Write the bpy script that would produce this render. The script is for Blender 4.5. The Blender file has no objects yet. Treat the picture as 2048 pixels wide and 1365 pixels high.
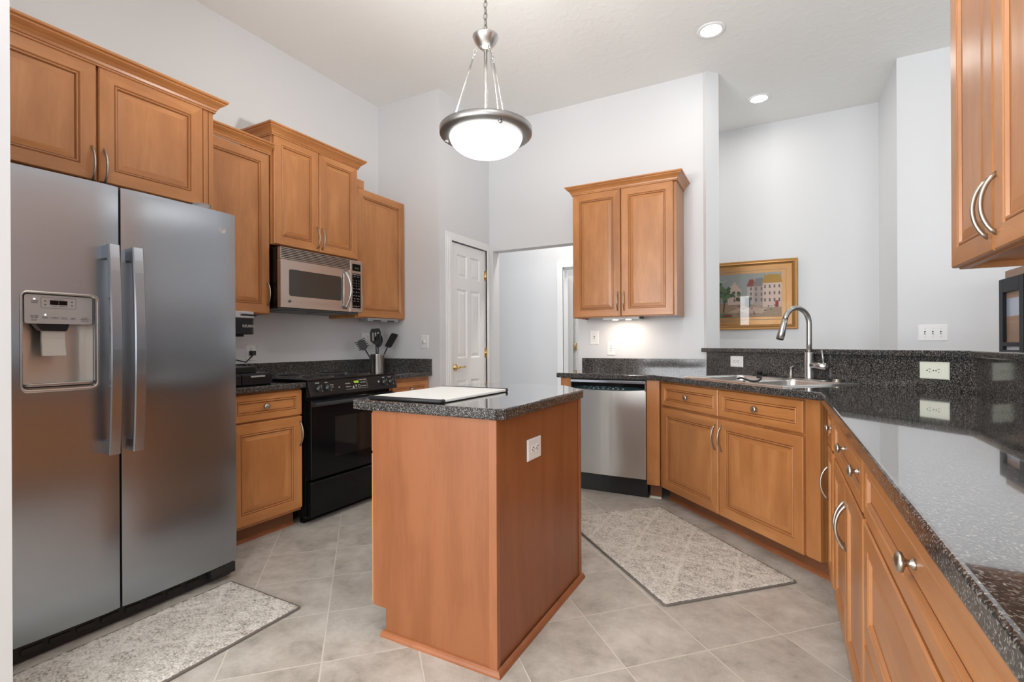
import bpy, bmesh, math, random
from mathutils import Vector, Matrix
random.seed(7)
SC = bpy.context.scene
COL = SC.collection
PI = math.pi

# ------------------------------------------------------------------ camera
F_PX = 990.0
TH = math.atan2(535.0, F_PX)
ROLL = 0.0048
cam = bpy.data.cameras.new('camera'); cam_o = bpy.data.objects.new('camera', cam); COL.objects.link(cam_o)
fw = Vector((-math.sin(TH), math.cos(TH), 0)); rt = Vector((math.cos(TH), math.sin(TH), 0)); up = Vector((0, 0, 1))
r_ = (rt - ROLL*up).normalized(); u_ = (up + ROLL*rt).normalized()
m = Matrix((r_, u_, -fw)).transposed().to_4x4(); m.translation = (0, 0, 1.135)
cam_o.matrix_world = m
cam.sensor_width = 36; cam.lens = 36*F_PX/2048; cam.shift_y = 5.5/2048; cam.clip_start = 0.02
SC.camera = cam_o

# ------------------------------------------------------------------ view, sky, large lights
SC.view_settings.view_transform = 'Standard'; SC.view_settings.look = 'None'
SC.view_settings.gamma = 1; SC.view_settings.use_curve_mapping = False
SC.view_settings.exposure = 0.0
W = bpy.data.worlds.new('sky'); SC.world = W; W.use_nodes = True
W.node_tree.nodes['Background'].inputs[0].default_value = (0.80, 0.89, 1.0, 1)
W.node_tree.nodes['Background'].inputs[1].default_value = 2.2
SC.cycles.max_bounces = 10; SC.cycles.diffuse_bounces = 6
SC.cycles.sample_clamp_indirect = 6.0

def area_light(name, loc, target, sx, sy, power, color=(1, 1, 1), shape='RECTANGLE', spread=PI):
    l = bpy.data.lights.new(name, 'AREA'); l.shape = shape; l.size = sx; l.size_y = sy; l.energy = power; l.color = color
    l.spread = spread
    o = bpy.data.objects.new(name, l); COL.objects.link(o); o.location = loc
    d = Vector(target) - Vector(loc); o.rotation_euler = d.to_track_quat('-Z', 'Y').to_euler()
    return o
# area lamps added as daylight fill at unseen openings behind and beside the camera
area_light('added_fill_rear_left', (-1.9, -4.45, 1.35), (-1.9, 0, 1.5), 2.3, 2.2, 215, (0.97, 0.985, 1.0))
area_light('added_fill_rear_right', (1.9, -4.45, 1.6), (0.9, 0, 1.7), 2.3, 1.7, 110, (0.97, 0.985, 1.0))
area_light('added_fill_east', (4.85, 1.6, 1.6), (0, 1.6, 1.6), 2.6, 1.9, 25, (0.97, 0.985, 1.0))
CANS = [(-0.406, 3.654), (-0.15, 4.882), (-2.2, -0.6), (-0.5, -0.6), (1.7, -0.6), (1.7, 2.9), (2.9, 3.9), (-0.3, 0.9), (-1.9, 4.85), (-1.75, 6.2)]  # first two are in view; the others are unseen lamps added for fill
CANW = [2.0, 3.5, 16, 16, 8, 5, 4, 12, 30, 34]
for (cx, cy), cw in zip(CANS, CANW):
    area_light('can_light', (cx, cy, 3.262), (cx, cy, 0), 0.13, 0.13, cw, (1, 0.96, 0.91), 'DISK')

# ------------------------------------------------------------------ helpers: materials
def nt(mat):
    mat.use_nodes = True
    t = mat.node_tree
    return t, t.nodes, t.links, t.nodes['Principled BSDF']
def simple(name, col, rough=0.5, metal=0.0, spec=0.5, coat=0.0, emit=None, es=0.0, trans=0.0, ior=1.5, alpha=1.0):
    mt = bpy.data.materials.new(name); t, n, l, b = nt(mt)
    b.inputs['Base Color'].default_value = (*col, 1); b.inputs['Roughness'].default_value = rough
    b.inputs['Metallic'].default_value = metal; b.inputs['Specular IOR Level'].default_value = spec
    b.inputs['Coat Weight'].default_value = coat; b.inputs['IOR'].default_value = ior
    b.inputs['Transmission Weight'].default_value = trans; b.inputs['Alpha'].default_value = alpha
    if emit: b.inputs['Emission Color'].default_value = (*emit, 1); b.inputs['Emission Strength'].default_value = es
    return mt
def ramp(n, stops):
    r = n.new('ShaderNodeValToRGB'); e = r.color_ramp.elements
    while len(e) < len(stops): e.new(0.5)
    for k, (p, c) in enumerate(stops): e[k].position = p; e[k].color = (*c, 1)
    return r
def wood(name, c0, c1, c2, scale, rough=0.33, coat=0.12, grain_amt=0.12):
    mt = bpy.data.materials.new(name); t, n, l, b = nt(mt)
    tc = n.new('ShaderNodeTexCoord'); oi = n.new('ShaderNodeObjectInfo')
    off = n.new('ShaderNodeVectorMath'); off.operation = 'ADD'
    mul = n.new('ShaderNodeMath'); mul.operation = 'MULTIPLY'; mul.inputs[1].default_value = 37.0
    l.new(oi.outputs['Random'], mul.inputs[0]); l.new(tc.outputs['Object'], off.inputs[0]); l.new(mul.outputs[0], off.inputs[1])
    mp = n.new('ShaderNodeMapping'); mp.inputs['Scale'].default_value = scale; l.new(off.outputs[0], mp.inputs['Vector'])
    big = n.new('ShaderNodeTexNoise'); big.inputs['Scale'].default_value = 1.0; big.inputs['Detail'].default_value = 3; big.inputs['Distortion'].default_value = 0.8
    l.new(mp.outputs[0], big.inputs['Vector'])
    mp2 = n.new('ShaderNodeMapping'); mp2.inputs['Scale'].default_value = tuple(s*9 for s in scale); l.new(off.outputs[0], mp2.inputs['Vector'])
    fine = n.new('ShaderNodeTexNoise'); fine.inputs['Scale'].default_value = 1.0; fine.inputs['Detail'].default_value = 4; l.new(mp2.outputs[0], fine.inputs['Vector'])
    cloud = n.new('ShaderNodeTexNoise'); cloud.inputs['Scale'].default_value = 5.0; cloud.inputs['Detail'].default_value = 2; l.new(off.outputs[0], cloud.inputs['Vector'])
    a = n.new('ShaderNodeMath'); a.operation = 'MULTIPLY_ADD'; a.inputs[1].default_value = grain_amt*2.2; l.new(fine.outputs['Fac'], a.inputs[0]); l.new(big.outputs['Fac'], a.inputs[2])
    a2 = n.new('ShaderNodeMath'); a2.operation = 'MULTIPLY_ADD'; a2.inputs[1].default_value = 0.35; l.new(cloud.outputs['Fac'], a2.inputs[0]); l.new(a.outputs[0], a2.inputs[2])
    r = ramp(n, [(0.50, c0), (0.80, c1), (1.05, c2)]); l.new(a2.outputs[0], r.inputs[0])
    hv = n.new('ShaderNodeHueSaturation'); vr = n.new('ShaderNodeMapRange'); vr.inputs['To Min'].default_value = 0.93; vr.inputs['To Max'].default_value = 1.07
    l.new(oi.outputs['Random'], vr.inputs['Value']); l.new(vr.outputs[0], hv.inputs['Value']); l.new(r.outputs[0], hv.inputs['Color'])
    l.new(hv.outputs[0], b.inputs['Base Color'])
    b.inputs['Roughness'].default_value = rough; b.inputs['Coat Weight'].default_value = coat; b.inputs['Coat Roughness'].default_value = 0.3
    bp = n.new('ShaderNodeBump'); bp.inputs['Strength'].default_value = 0.04; l.new(fine.outputs['Fac'], bp.inputs['Height']); l.new(bp.outputs[0], b.inputs['Normal'])
    return mt
WC = ((0.345, 0.131, 0.038), (0.435, 0.176, 0.054), (0.515, 0.222, 0.075))
WOODV = wood('maple_vertical_grain', *WC, (9, 9, 1.3))
WOODH = wood('maple_horizontal_grain', *WC, (1.3, 1.3, 12))
WOODD = simple('glazed_groove', (0.13, 0.042, 0.012), 0.5)
ISLV = wood('cherry_laminate_panel', (0.215, 0.068, 0.020), (0.258, 0.085, 0.027), (0.295, 0.102, 0.035), (10, 10, 1.1), 0.4, 0.05, 0.2)
ISLT = wood('cherry_trim', (0.28, 0.092, 0.033), (0.32, 0.112, 0.042), (0.36, 0.130, 0.052), (8, 8, 1.3), 0.35, 0.1)
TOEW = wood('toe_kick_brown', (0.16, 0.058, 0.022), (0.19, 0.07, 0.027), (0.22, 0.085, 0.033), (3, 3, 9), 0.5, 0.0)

def granite(name, polished):
    mt = bpy.data.materials.new(name); t, n, l, b = nt(mt)
    tc = n.new('ShaderNodeTexCoord')
    v = n.new('ShaderNodeTexVoronoi'); v.inputs['Scale'].default_value = 430; l.new(tc.outputs['Object'], v.inputs['Vector'])
    sep = n.new('ShaderNodeSeparateColor'); l.new(v.outputs['Color'], sep.inputs[0])
    r = ramp(n, [(0.0, (0.012, 0.012, 0.013)), (0.45, (0.026, 0.025, 0.025)), (0.70, (0.070, 0.065, 0.061)), (0.86, (0.18, 0.168, 0.155)), (1.0, (0.30, 0.28, 0.26))])
    l.new(sep.outputs[0], r.inputs[0])
    nz = n.new('ShaderNodeTexNoise'); nz.inputs['Scale'].default_value = 130; nz.inputs['Detail'].default_value = 3; l.new(tc.outputs['Object'], nz.inputs['Vector'])
    mr = n.new('ShaderNodeMapRange'); mr.inputs['From Min'].default_value = 0.3; mr.inputs['From Max'].default_value = 0.7; mr.inputs['To Min'].default_value = 0.5; mr.inputs['To Max'].default_value = 1.3
    l.new(nz.outputs['Fac'], mr.inputs['Value'])
    mx = n.new('ShaderNodeMix'); mx.data_type = 'RGBA'; mx.blend_type = 'MULTIPLY'; mx.inputs[0].default_value = 1.0
    l.new(r.outputs[0], mx.inputs[6]); l.new(mr.outputs[0], mx.inputs[7]); l.new(mx.outputs[2], b.inputs['Base Color'])
    if polished:
        b.inputs['Roughness'].default_value = 0.10; b.inputs['IOR'].default_value = 1.7
        b.inputs['Coat Weight'].default_value = 1.0; b.inputs['Coat IOR'].default_value = 2.2; b.inputs['Coat Roughness'].default_value = 0.03
    else:
        b.inputs['Roughness'].default_value = 0.10; b.inputs['IOR'].default_value = 1.42
    return mt
GRANITE = granite('speckled_charcoal_polished_top', True); GRANITE_E = granite('speckled_charcoal_edge', False)
def paint(name, col, rough, bump, scale, dist=0.002):
    mt = bpy.data.materials.new(name); t, n, l, b = nt(mt)
    b.inputs['Base Color'].default_value = (*col, 1); b.inputs['Roughness'].default_value = rough; b.inputs['Specular IOR Level'].default_value = 0.3
    tc = n.new('ShaderNodeTexCoord'); nz = n.new('ShaderNodeTexNoise'); nz.inputs['Scale'].default_value = scale; nz.inputs['Detail'].default_value = 4
    l.new(tc.outputs['Object'], nz.inputs['Vector'])
    r = ramp(n, [(0.52, (0, 0, 0)), (0.60, (1, 1, 1))]); l.new(nz.outputs['Fac'], r.inputs[0])
    bp = n.new('ShaderNodeBump'); bp.inputs['Strength'].default_value = bump; bp.inputs['Distance'].default_value = dist; l.new(r.outputs[0], bp.inputs['Height']); l.new(bp.outputs[0], b.inputs['Normal'])
    return mt
WALL = paint('pale_blue_grey_wall_paint', (0.665, 0.672, 0.685), 0.55, 0.03, 60)
CEIL = paint('knockdown_ceiling_white', (0.82, 0.82, 0.805), 0.8, 0.22, 16, 0.003)
TRIM = simple('white_trim_gloss', (0.80, 0.80, 0.80), 0.3)
def tile():
    mt = bpy.data.materials.new('diagonal_stone_tile'); t, n, l, b = nt(mt)
    g = n.new('ShaderNodeNewGeometry'); s = n.new('ShaderNodeSeparateXYZ'); l.new(g.outputs['Position'], s.inputs[0])
    def M(op, a, bb, c=None):
        k = n.new('ShaderNodeMath'); k.operation = op
        for i, x in enumerate((a, bb, c)):
            if x is None: continue
            if isinstance(x, (int, float)): k.inputs[i].default_value = x
            else: l.new(x, k.inputs[i])
        return k.outputs[0]
    S = M('DIVIDE', M('ADD', M('ADD', s.outputs[0], s.outputs[1]), 0.215), 0.4815)
    D = M('DIVIDE', M('ADD', M('SUBTRACT', s.outputs[0], s.outputs[1]), 2.184), 0.487)
    def edge(x):
        f = M('FRACT', x, 0); return M('MINIMUM', f, M('SUBTRACT', 1.0, f))
    e = M('MINIMUM', edge(S), edge(D))
    mask = n.new('ShaderNodeMapRange'); mask.inputs['From Min'].default_value = 0.006; mask.inputs['From Max'].default_value = 0.010; l.new(e, mask.inputs['Value'])
    cv = n.new('ShaderNodeCombineXYZ'); l.new(M('FLOOR', S, 0), cv.inputs[0]); l.new(M('FLOOR', D, 0), cv.inputs[1])
    wn = n.new('ShaderNodeTexWhiteNoise'); l.new(cv.outputs[0], wn.inputs['Vector'])
    addv = n.new('ShaderNodeVectorMath'); addv.operation = 'MULTIPLY_ADD'; l.new(wn.outputs['Color'], addv.inputs[0]); addv.inputs[1].default_value = (9, 9, 9); l.new(g.outputs['Position'], addv.inputs[2])
    n1 = n.new('ShaderNodeTexNoise'); n1.inputs['Scale'].default_value = 6; n1.inputs['Detail'].default_value = 12; n1.inputs['Roughness'].default_value = 0.74; n1.inputs['Distortion'].default_value = 0.15; l.new(addv.outputs[0], n1.inputs['Vector'])
    r = ramp(n, [(0.30, (0.29, 0.265, 0.23)), (0.44, (0.44, 0.408, 0.362)), (0.56, (0.535, 0.502, 0.455)), (0.72, (0.63, 0.60, 0.55))]); l.new(n1.outputs['Fac'], r.inputs[0])
    hv = n.new('ShaderNodeHueSaturation'); vr = n.new('ShaderNodeMapRange'); vr.inputs['To Min'].default_value = 0.95; vr.inputs['To Max'].default_value = 1.05
    l.new(wn.outputs['Value'], vr.inputs['Value']); l.new(vr.outputs[0], hv.inputs['Value']); l.new(r.outputs[0], hv.inputs['Color'])
    mx = n.new('ShaderNodeMix'); mx.data_type = 'RGBA'; l.new(mask.outputs[0], mx.inputs[0]); mx.inputs[6].default_value = (0.62, 0.585, 0.52, 1); l.new(hv.outputs[0], mx.inputs[7])
    l.new(mx.outputs[2], b.inputs['Base Color']); b.inputs['Roughness'].default_value = 0.38
    bp = n.new('ShaderNodeBump'); bp.inputs['Strength'].default_value = 0.25; bp.inputs['Distance'].default_value = 0.002; l.new(mask.outputs[0], bp.inputs['Height']); l.new(bp.outputs[0], b.inputs['Normal'])
    return mt
TILE = tile()
def brushed(name, col, rough, aniso_scale, rotn):
    mt = bpy.data.materials.new(name); t, n, l, b = nt(mt)
    b.inputs['Metallic'].default_value = 1.0; b.inputs['Roughness'].default_value = rough; b.inputs['Base Color'].default_value = (*col, 1)
    tc = n.new('ShaderNodeTexCoord'); mp = n.new('ShaderNodeMapping'); mp.inputs['Scale'].default_value = aniso_scale; l.new(tc.outputs['Object'], mp.inputs['Vector'])
    nz = n.new('ShaderNodeTexNoise'); nz.inputs['Scale'].default_value = 1; nz.inputs['Detail'].default_value = 3; l.new(mp.outputs[0], nz.inputs['Vector'])
    bp = n.new('ShaderNodeBump'); bp.inputs['Strength'].default_value = 0.02; bp.inputs['Distance'].default_value = 0.0004; l.new(nz.outputs['Fac'], bp.inputs['Height']); l.new(bp.outputs[0], b.inputs['Normal'])
    tg = n.new('ShaderNodeTangent'); tg.direction_type = 'RADIAL'; tg.axis = 'Z'; l.new(tg.outputs[0], b.inputs['Tangent'])
    b.inputs['Anisotropic'].default_value = 0.85; b.inputs['Anisotropic Rotation'].default_value = rotn
    return mt
STEEL = brushed('brushed_stainless', (0.37, 0.40, 0.44), 0.27, (4, 4, 900), 0.0)
STEELV = brushed('brushed_stainless_vertical', (0.60, 0.585, 0.56), 0.28, (900, 900, 4), 0.25)
STEELW = simple('warm_stainless', (0.56, 0.50, 0.45), 0.32, 1.0)
CHROME = simple('satin_nickel', (0.46, 0.43, 0.38), 0.30, 1.0)
NICKEL = simple('brushed_nickel', (0.50, 0.49, 0.48), 0.28, 1.0)
SILVER = simple('silver_plastic', (0.44, 0.44, 0.45), 0.35, 0.55)
BRASS = simple('polished_brass', (0.75, 0.52, 0.20), 0.2, 1.0)
BLACK = simple('gloss_black_enamel', (0.005, 0.005, 0.006), 0.10, 0, 0.22)
BLACKM = simple('matte_black', (0.012, 0.012, 0.013), 0.5)
BLACKS = simple('satin_black_plastic', (0.009, 0.009, 0.010), 0.3, 0, 0.3)
GLASSB = simple('dark_oven_glass', (0.012, 0.011, 0.011), 0.06, 0, 0.5)
MWGLASS = simple('microwave_window_mesh', (0.045, 0.04, 0.037), 0.15)
WHITE = simple('white_plastic', (0.80, 0.80, 0.79), 0.35)
ALMOND = simple('ivory_plastic', (0.74, 0.76, 0.66), 0.35)
BOARDW = simple('white_polyethylene', (0.80, 0.81, 0.79), 0.45)
SLOT = simple('dark_slot', (0.02, 0.018, 0.016), 0.6)
LEGEND = simple('printed_legend_white', (0.60, 0.60, 0.58), 0.6)
LEGENDD = simple('printed_legend_dark', (0.05, 0.05, 0.055), 0.6)
GREEN = simple('green_led_digits', (0.2, 0.4, 0.02), 0.5, emit=(0.50, 0.95, 0.08), es=1.6)
LEDW = simple('white_led', (1, 1, 1), 0.5, emit=(1, 1, 1), es=2.5)
TEAL = simple('tinted_control_strip', (0.016, 0.035, 0.040), 0.2)
CLEAR = simple('frosted_clear_plastic', (0.85, 0.87, 0.88), 0.18, 0, 0.5, trans=0.75, ior=1.3)
BOWL = simple('lit_opal_glass', (0.95, 0.95, 0.94), 0.3, emit=(1, 0.985, 0.96), es=3.2)
CANEM = simple('lit_lamp_lens', (1, 1, 1), 0.5, emit=(1, 0.97, 0.92), es=12)
UCEM = simple('lit_puck_lens', (1, 1, 1), 0.5, emit=(1, 0.86, 0.7), es=8)
ALU = simple('aluminium_rod', (0.78, 0.78, 0.78), 0.2, 1.0)

# ------------------------------------------------------------------ helpers: meshes
class MB:
    def __init__(s): s.v = []; s.f = []; s.m = []; s.sm = []
    def add(s, vs, fs, mat=0, smooth=False, M=None):
        o = len(s.v)
        for p in vs:
            p = Vector(p); s.v.append(tuple(M @ p if M else p))
        for k, f in enumerate(fs):
            s.f.append(tuple(i+o for i in f)); s.m.append(mat[k] if isinstance(mat, (list, tuple)) else mat); s.sm.append(smooth)
        return s
    def box(s, x0, x1, y0, y1, z0, z1, mat=0, M=None):
        x0, x1 = min(x0, x1), max(x0, x1); y0, y1 = min(y0, y1), max(y0, y1); z0, z1 = min(z0, z1), max(z0, z1)
        v = [(x0, y0, z0), (x1, y0, z0), (x1, y1, z0), (x0, y1, z0), (x0, y0, z1), (x1, y0, z1), (x1, y1, z1), (x0, y1, z1)]
        return s.add(v, [(0, 3, 2, 1), (4, 5, 6, 7), (0, 1, 5, 4), (1, 2, 6, 5), (2, 3, 7, 6), (3, 0, 4, 7)], mat, False, M)
    def prism(s, poly, z0, z1, mat=0, M=None, smooth=False):
        ar = sum(poly[i][0]*poly[(i+1) % len(poly)][1]-poly[(i+1) % len(poly)][0]*poly[i][1] for i in range(len(poly)))
        if ar < 0: poly = poly[::-1]
        n = len(poly); v = [(x, y, z0) for x, y in poly]+[(x, y, z1) for x, y in poly]
        f = [tuple(range(n))[::-1], tuple(range(n, 2*n))]+[(i, (i+1) % n, n+(i+1) % n, n+i) for i in range(n)]
        return s.add(v, f, mat, smooth, M)
    def lathe(s, prof, seg=24, mat=0, M=None, smooth=True, cap=True):
        v = []; f = []; n = len(prof)
        for r, z in prof:
            for k in range(seg): a = 2*PI*k/seg; v.append((r*math.cos(a), r*math.sin(a), z))
        for i in range(n-1):
            for k in range(seg): f.append((i*seg+k, i*seg+(k+1) % seg, (i+1)*seg+(k+1) % seg, (i+1)*seg+k))
        if cap:
            if prof[0][0] > 1e-6: f.append(tuple(range(seg))[::-1])
            if prof[-1][0] > 1e-6: f.append(tuple((n-1)*seg+k for k in range(seg)))
        return s.add(v, f, mat, smooth, M)
    def tube(s, pts, rad, seg=10, mat=0, M=None, flat=1.0, up=(0, 0, 1), closed=False, smooth=True):
        pts = [Vector(p) for p in pts]; n = len(pts); v = []; f = []
        rads = rad if isinstance(rad, (list, tuple)) else [rad]*n
        nrm = None
        for i, p in enumerate(pts):
            if closed: t = (pts[(i+1) % n]-pts[i-1]).normalized()
            else: t = (pts[min(i+1, n-1)]-pts[max(i-1, 0)]).normalized()
            if nrm is None:
                nrm = Vector(up)-t*t.dot(Vector(up))
                if nrm.length < 1e-3: nrm = Vector((1, 0, 0))-t*t.x
                nrm.normalize()
            else:
                nrm = (nrm-t*t.dot(nrm)).normalized()
            bn = t.cross(nrm)
            for k in range(seg):
                a = 2*PI*k/seg; v.append(tuple(p+nrm*math.cos(a)*rads[i]*flat+bn*math.sin(a)*rads[i]))
        m_ = n if closed else n-1
        for i in range(m_):
            j = (i+1) % n
            for k in range(seg): f.append((i*seg+k, i*seg+(k+1) % seg, j*seg+(k+1) % seg, j*seg+k))
        if not closed: f.append(tuple(range(seg))[::-1]); f.append(tuple((n-1)*seg+k for k in range(seg)))
        return s.add(v, f, mat, smooth, M)
    def cyl(s, p0, p1, r0, r1=None, seg=20, mat=0, M=None):
        return s.tube([p0, p1], [r0, r0 if r1 is None else r1], seg, mat, M)
    def panel(s, w, h, rings, mats, cmat, M=None, back=True):
        """nested rectangles in the x-z plane; ring = (inset, y); front faces -y"""
        v = []; f = []; mm = []
        for ins, y in rings: v += [(ins, y, ins), (w-ins, y, ins), (w-ins, y, h-ins), (ins, y, h-ins)]
        for i in range(len(rings)-1):
            a, b = 4*i, 4*i+4
            for k in range(4):
                k2 = (k+1) % 4; f.append((a+k, a+k2, b+k2, b+k)); mm.append(mats[i][k % 2])
        e = 4*(len(rings)-1); f.append((e, e+1, e+2, e+3)); mm.append(cmat)
        if back: f.append((3, 2, 1, 0)); mm.append(cmat)
        return s.add(v, f, mm, False, M)
    def text(s, body, size, pos, mat=0, align='CENTER', ext=0.0004, M=None):
        cu = bpy.data.curves.new('t', 'FONT'); cu.body = body; cu.size = size; cu.extrude = ext; cu.align_x = align; cu.align_y = 'CENTER'; cu.resolution_u = 2
        o = bpy.data.objects.new('t', cu); COL.objects.link(o); dg = bpy.context.evaluated_depsgraph_get(); dg.update()
        me = bpy.data.meshes.new_from_object(o.evaluated_get(dg)); bpy.data.objects.remove(o); bpy.data.curves.remove(cu)
        T = Matrix.Translation(pos) @ Matrix.Rotation(PI/2, 4, 'X')
        if M: T = M @ T
        s.add([v.co for v in me.vertices], [tuple(p.vertices) for p in me.polygons], mat, False, T); bpy.data.meshes.remove(me)
        return s
    def build(s, name, mats, parent=None, bevel=0.0, seg=2, loc=None, rot=None):
        me = bpy.data.meshes.new(name); me.from_pydata(s.v, [], s.f)
        if not isinstance(mats, (list, tuple)): mats = [mats]
        for x in mats: me.materials.append(x)
        for p, mi, sm in zip(me.polygons, s.m, s.sm): p.material_index = mi; p.use_smooth = sm
        me.update()
        bm = bmesh.new(); bm.from_mesh(me); bmesh.ops.recalc_face_normals(bm, faces=bm.faces); bm.to_mesh(me); bm.free()
        o = bpy.data.objects.new(name, me); COL.objects.link(o)
        if bevel:
            b = o.modifiers.new('bevel', 'BEVEL'); b.width = bevel; b.segments = seg; b.limit_method = 'ANGLE'; b.angle_limit = math.radians(40)
        if parent: o.parent = parent
        if loc: o.location = loc
        if rot: o.rotation_euler = rot
        return o
def thing(name, label, cat, loc=(0, 0, 0), rotz=0.0, group=None):
    o = bpy.data.objects.new(name, None); COL.objects.link(o); o.location = loc; o.rotation_euler = (0, 0, rotz)
    o.empty_display_size = 0.05
    return tag(o, label, cat, group)
def tag(o, label, cat, group=None):
    o['label'] = label; o['category'] = cat
    if group: o['group'] = group
    return o
def struct(o, label=None, cat=None):
    o['kind'] = 'structure'
    if label: o['label'] = label
    if cat: o['category'] = cat
    return o
def copy_tree(o, parent=None):
    c = o.copy(); COL.objects.link(c)
    if parent: c.parent = parent
    for ch in list(o.children): copy_tree(ch, c)
    return c
def rrect(x0, x1, y0, y1, r, n=5):
    pts = []
    for cx, cy, a0 in ((x1-r, y1-r, 0), (x0+r, y1-r, PI/2), (x0+r, y0+r, PI), (x1-r, y0+r, 1.5*PI)):
        for k in range(n+1): a = a0+PI/2*k/n; pts.append((cx+r*math.cos(a), cy+r*math.sin(a)))
    return pts
XZ = Matrix.Rotation(PI/2, 4, 'X')      # prism drawn in x-z, extruded along -y
LEFT, BACK, DIAG, RIGHT = PI/2, 0.0, -PI/4, -PI/2
S2 = math.sqrt(0.5)

# ================================================================== SETTING
ZC = 3.29
b = MB(); b.box(-4.2, 5.2, -4.8, 8.2, -0.1, 0); struct(b.build('floor', TILE), 'beige stone tile floor laid on the diagonal', 'floor')
b = MB(); b.box(-4.2, 5.2, -4.8, 8.2, ZC, ZC+0.12); struct(b.build('ceiling', CEIL), 'white knockdown textured ceiling', 'ceiling')
def wall(name, *boxes, label=None):
    b = MB()
    for q in boxes: b.box(*q)
    return struct(b.build(name, WALL), label, 'wall')
wall('wall_left', (-3.32, -3.2, -4.7, 3.5, 0, ZC), label='pale grey wall behind refrigerator and range')
wall('wall_left_return', (-3.2, -2.64, 3.38, 3.5, 0, ZC), label='short pale grey wall with the dimmer switch')
wall('wall_pantry', (-2.64, -2.52, 3.38, 3.54, 0, ZC), (-2.64, -2.52, 4.13, 4.32, 0, ZC), (-2.64, -2.52, 3.54, 4.13, 2.04, ZC), label='pale grey wall around the six panel pantry door')
b = MB(); b.prism([(-1.59, 4.2), (-0.53, 4.2), (-0.508, 4.178), (-0.42, 4.266), (-0.474, 4.32), (-1.59, 4.32)], 0, ZC)
b.box(-2.52, -1.59, 4.2, 4.32, 2.045, ZC); b.box(-2.52, -2.477, 4.2, 4.32, 0, 2.045)
struct(b.build('wall_back', WALL), 'pale grey back wall with hallway opening and end column', 'wall')
b = MB(); b.prism([(-0.50, 4.19), (0.786, 2.904), (0.786, 1.99), (0.906, 1.99), (0.906, 2.954), (-0.41, 4.27)], 0, 1.063)
struct(b.build('wall_bar', WALL), 'half height wall carrying the raised bar', 'wall')
wall('wall_far', (-4.1, -2.265, 5.48, 5.6, 0, ZC), (-1.35, 0.79, 5.48, 5.6, 0, ZC), (-2.265, -1.35, 5.48, 5.6, 2.04, ZC), label='far pale grey wall with the framed picture')
wall('wall_far_return', (0.79, 5.1, 4.70, 5.6, 0, ZC), label='pale grey wall section with the three switch plate')
wall('wall_right', (0.80, 0.92, -1.2, 1.99, 0, ZC), label='wall behind the right hand cabinets')
wall('wall_near', (-3.2, -1.945, 0.44, 0.568, 0, ZC), label='white wall end at left edge of frame')
wall('wall_hall_side', (-4.1, -4.0, 3.38, 8.1, 0, ZC), label='hallway side wall')
wall('wall_hall_end', (-4.0, -2.69, 6.9, 7.0, 0, ZC), (-2.06, 1.0, 6.9, 7.0, 0, ZC), (-2.69, -2.06, 6.9, 7.0, 2.04, ZC), label='wall beyond the cased opening')
wall('wall_hall_back', (-4.0, 5.1, 8.0, 8.1, 0, ZC))
wall('wall_rear', (-3.32, -3.05, -4.7, -4.58, 0, ZC), (-0.75, -0.62, -4.7, -4.58, 0, ZC), (-3.05, -0.75, -4.7, -4.58, 2.45, ZC), (-0.62, -0.12, -4.7, -4.58, 0, 1.0), (-0.62, -0.12, -4.7, -4.58, 2.3, ZC),
     (-0.12, 0.02, -4.7, -4.58, 0, ZC), (0.02, 0.5, -4.7, -4.58, 0, 1.0), (0.02, 0.5, -4.7, -4.58, 2.3, ZC), (0.5, 0.75, -4.7, -4.58, 0, ZC), (0.75, 3.05, -4.7, -4.58, 0, 0.75), (0.75, 3.05, -4.7, -4.58, 2.45, ZC), (3.05, 5.1, -4.7, -4.58, 0, ZC))
wall('wall_east', (5.0, 5.1, -4.7, 0.3, 0, ZC), (5.0, 5.1, 2.9, 4.7, 0, ZC), (5.0, 5.1, 0.3, 2.9, 0, 0.65), (5.0, 5.1, 0.3, 2.9, 2.55, ZC))
for k, (x0, x1) in enumerate(((-0.62, -0.12), (0.02, 0.5))):        # two narrow windows with blinds behind the camera
    b = MB()
    for q in ((x0, x0+0.04, 1.0, 2.3), (x1-0.04, x1, 1.0, 2.3), (x0+0.04, x1-0.04, 1.0, 1.04), (x0+0.04, x1-0.04, 2.26, 2.3)): b.box(q[0], q[1], -4.66, -4.6, q[2], q[3])
    for j in range(24):
        z = 1.06+j*0.05; b.add([(x0+0.04, -4.62, z), (x1-0.04, -4.62, z), (x1-0.04, -4.59, z+0.022), (x0+0.04, -4.59, z+0.022)], [(0, 1, 2, 3)])
    struct(b.build('window_%d' % (k+1), TRIM))

# pantry door: slab with six raised panels, knob and hinges; casing as trim
def six_panel(w, h, t=0.035):
    b = MB(); cols = [(0.105*w/0.6*1.0, 0.27*w/0.6), (0.33*w/0.6, 0.495*w/0.6)]
    rows = [(0.20, 0.80), (1.0, 1.62), (1.72, 1.93)]
    xs = [0]+[c for p in cols for c in p]+[w]; zs = [0]+[c for p in rows for c in p]+[h]
    v = [(x, -t, z) for z in zs for x in xs]; nx = len(xs); f = []
    for j in range(len(zs)-1):
        for i in range(nx-1):
            if i in (1, 3) and j in (1, 3, 5): continue
            a = j*nx+i; f.append((a, a+1, a+nx+1, a+nx))
    b.add(v, f)
    for (x0, x1) in cols:
        for (z0, z1) in rows:
            b.panel(x1-x0, z1-z0, [(0, -t), (0.012, -t+0.010), (0.020, -t+0.010), (0.045, -t+0.003)], [(0, 0)]*3, 0, Matrix.Translation((x0, 0, z0)), back=False)
    b.box(0, 0.001, -t, 0, 0, h); b.box(w-0.001, w, -t, 0, 0, h); b.box(0, w, -t, 0, h-0.001, h); b.box(0, w, -0.001, 0, 0, h)
    return b
d = thing('door_1', 'white six panel pantry door with brass knob', 'door', (-2.558, 3.545, 0.008), LEFT); struct(d)
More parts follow.
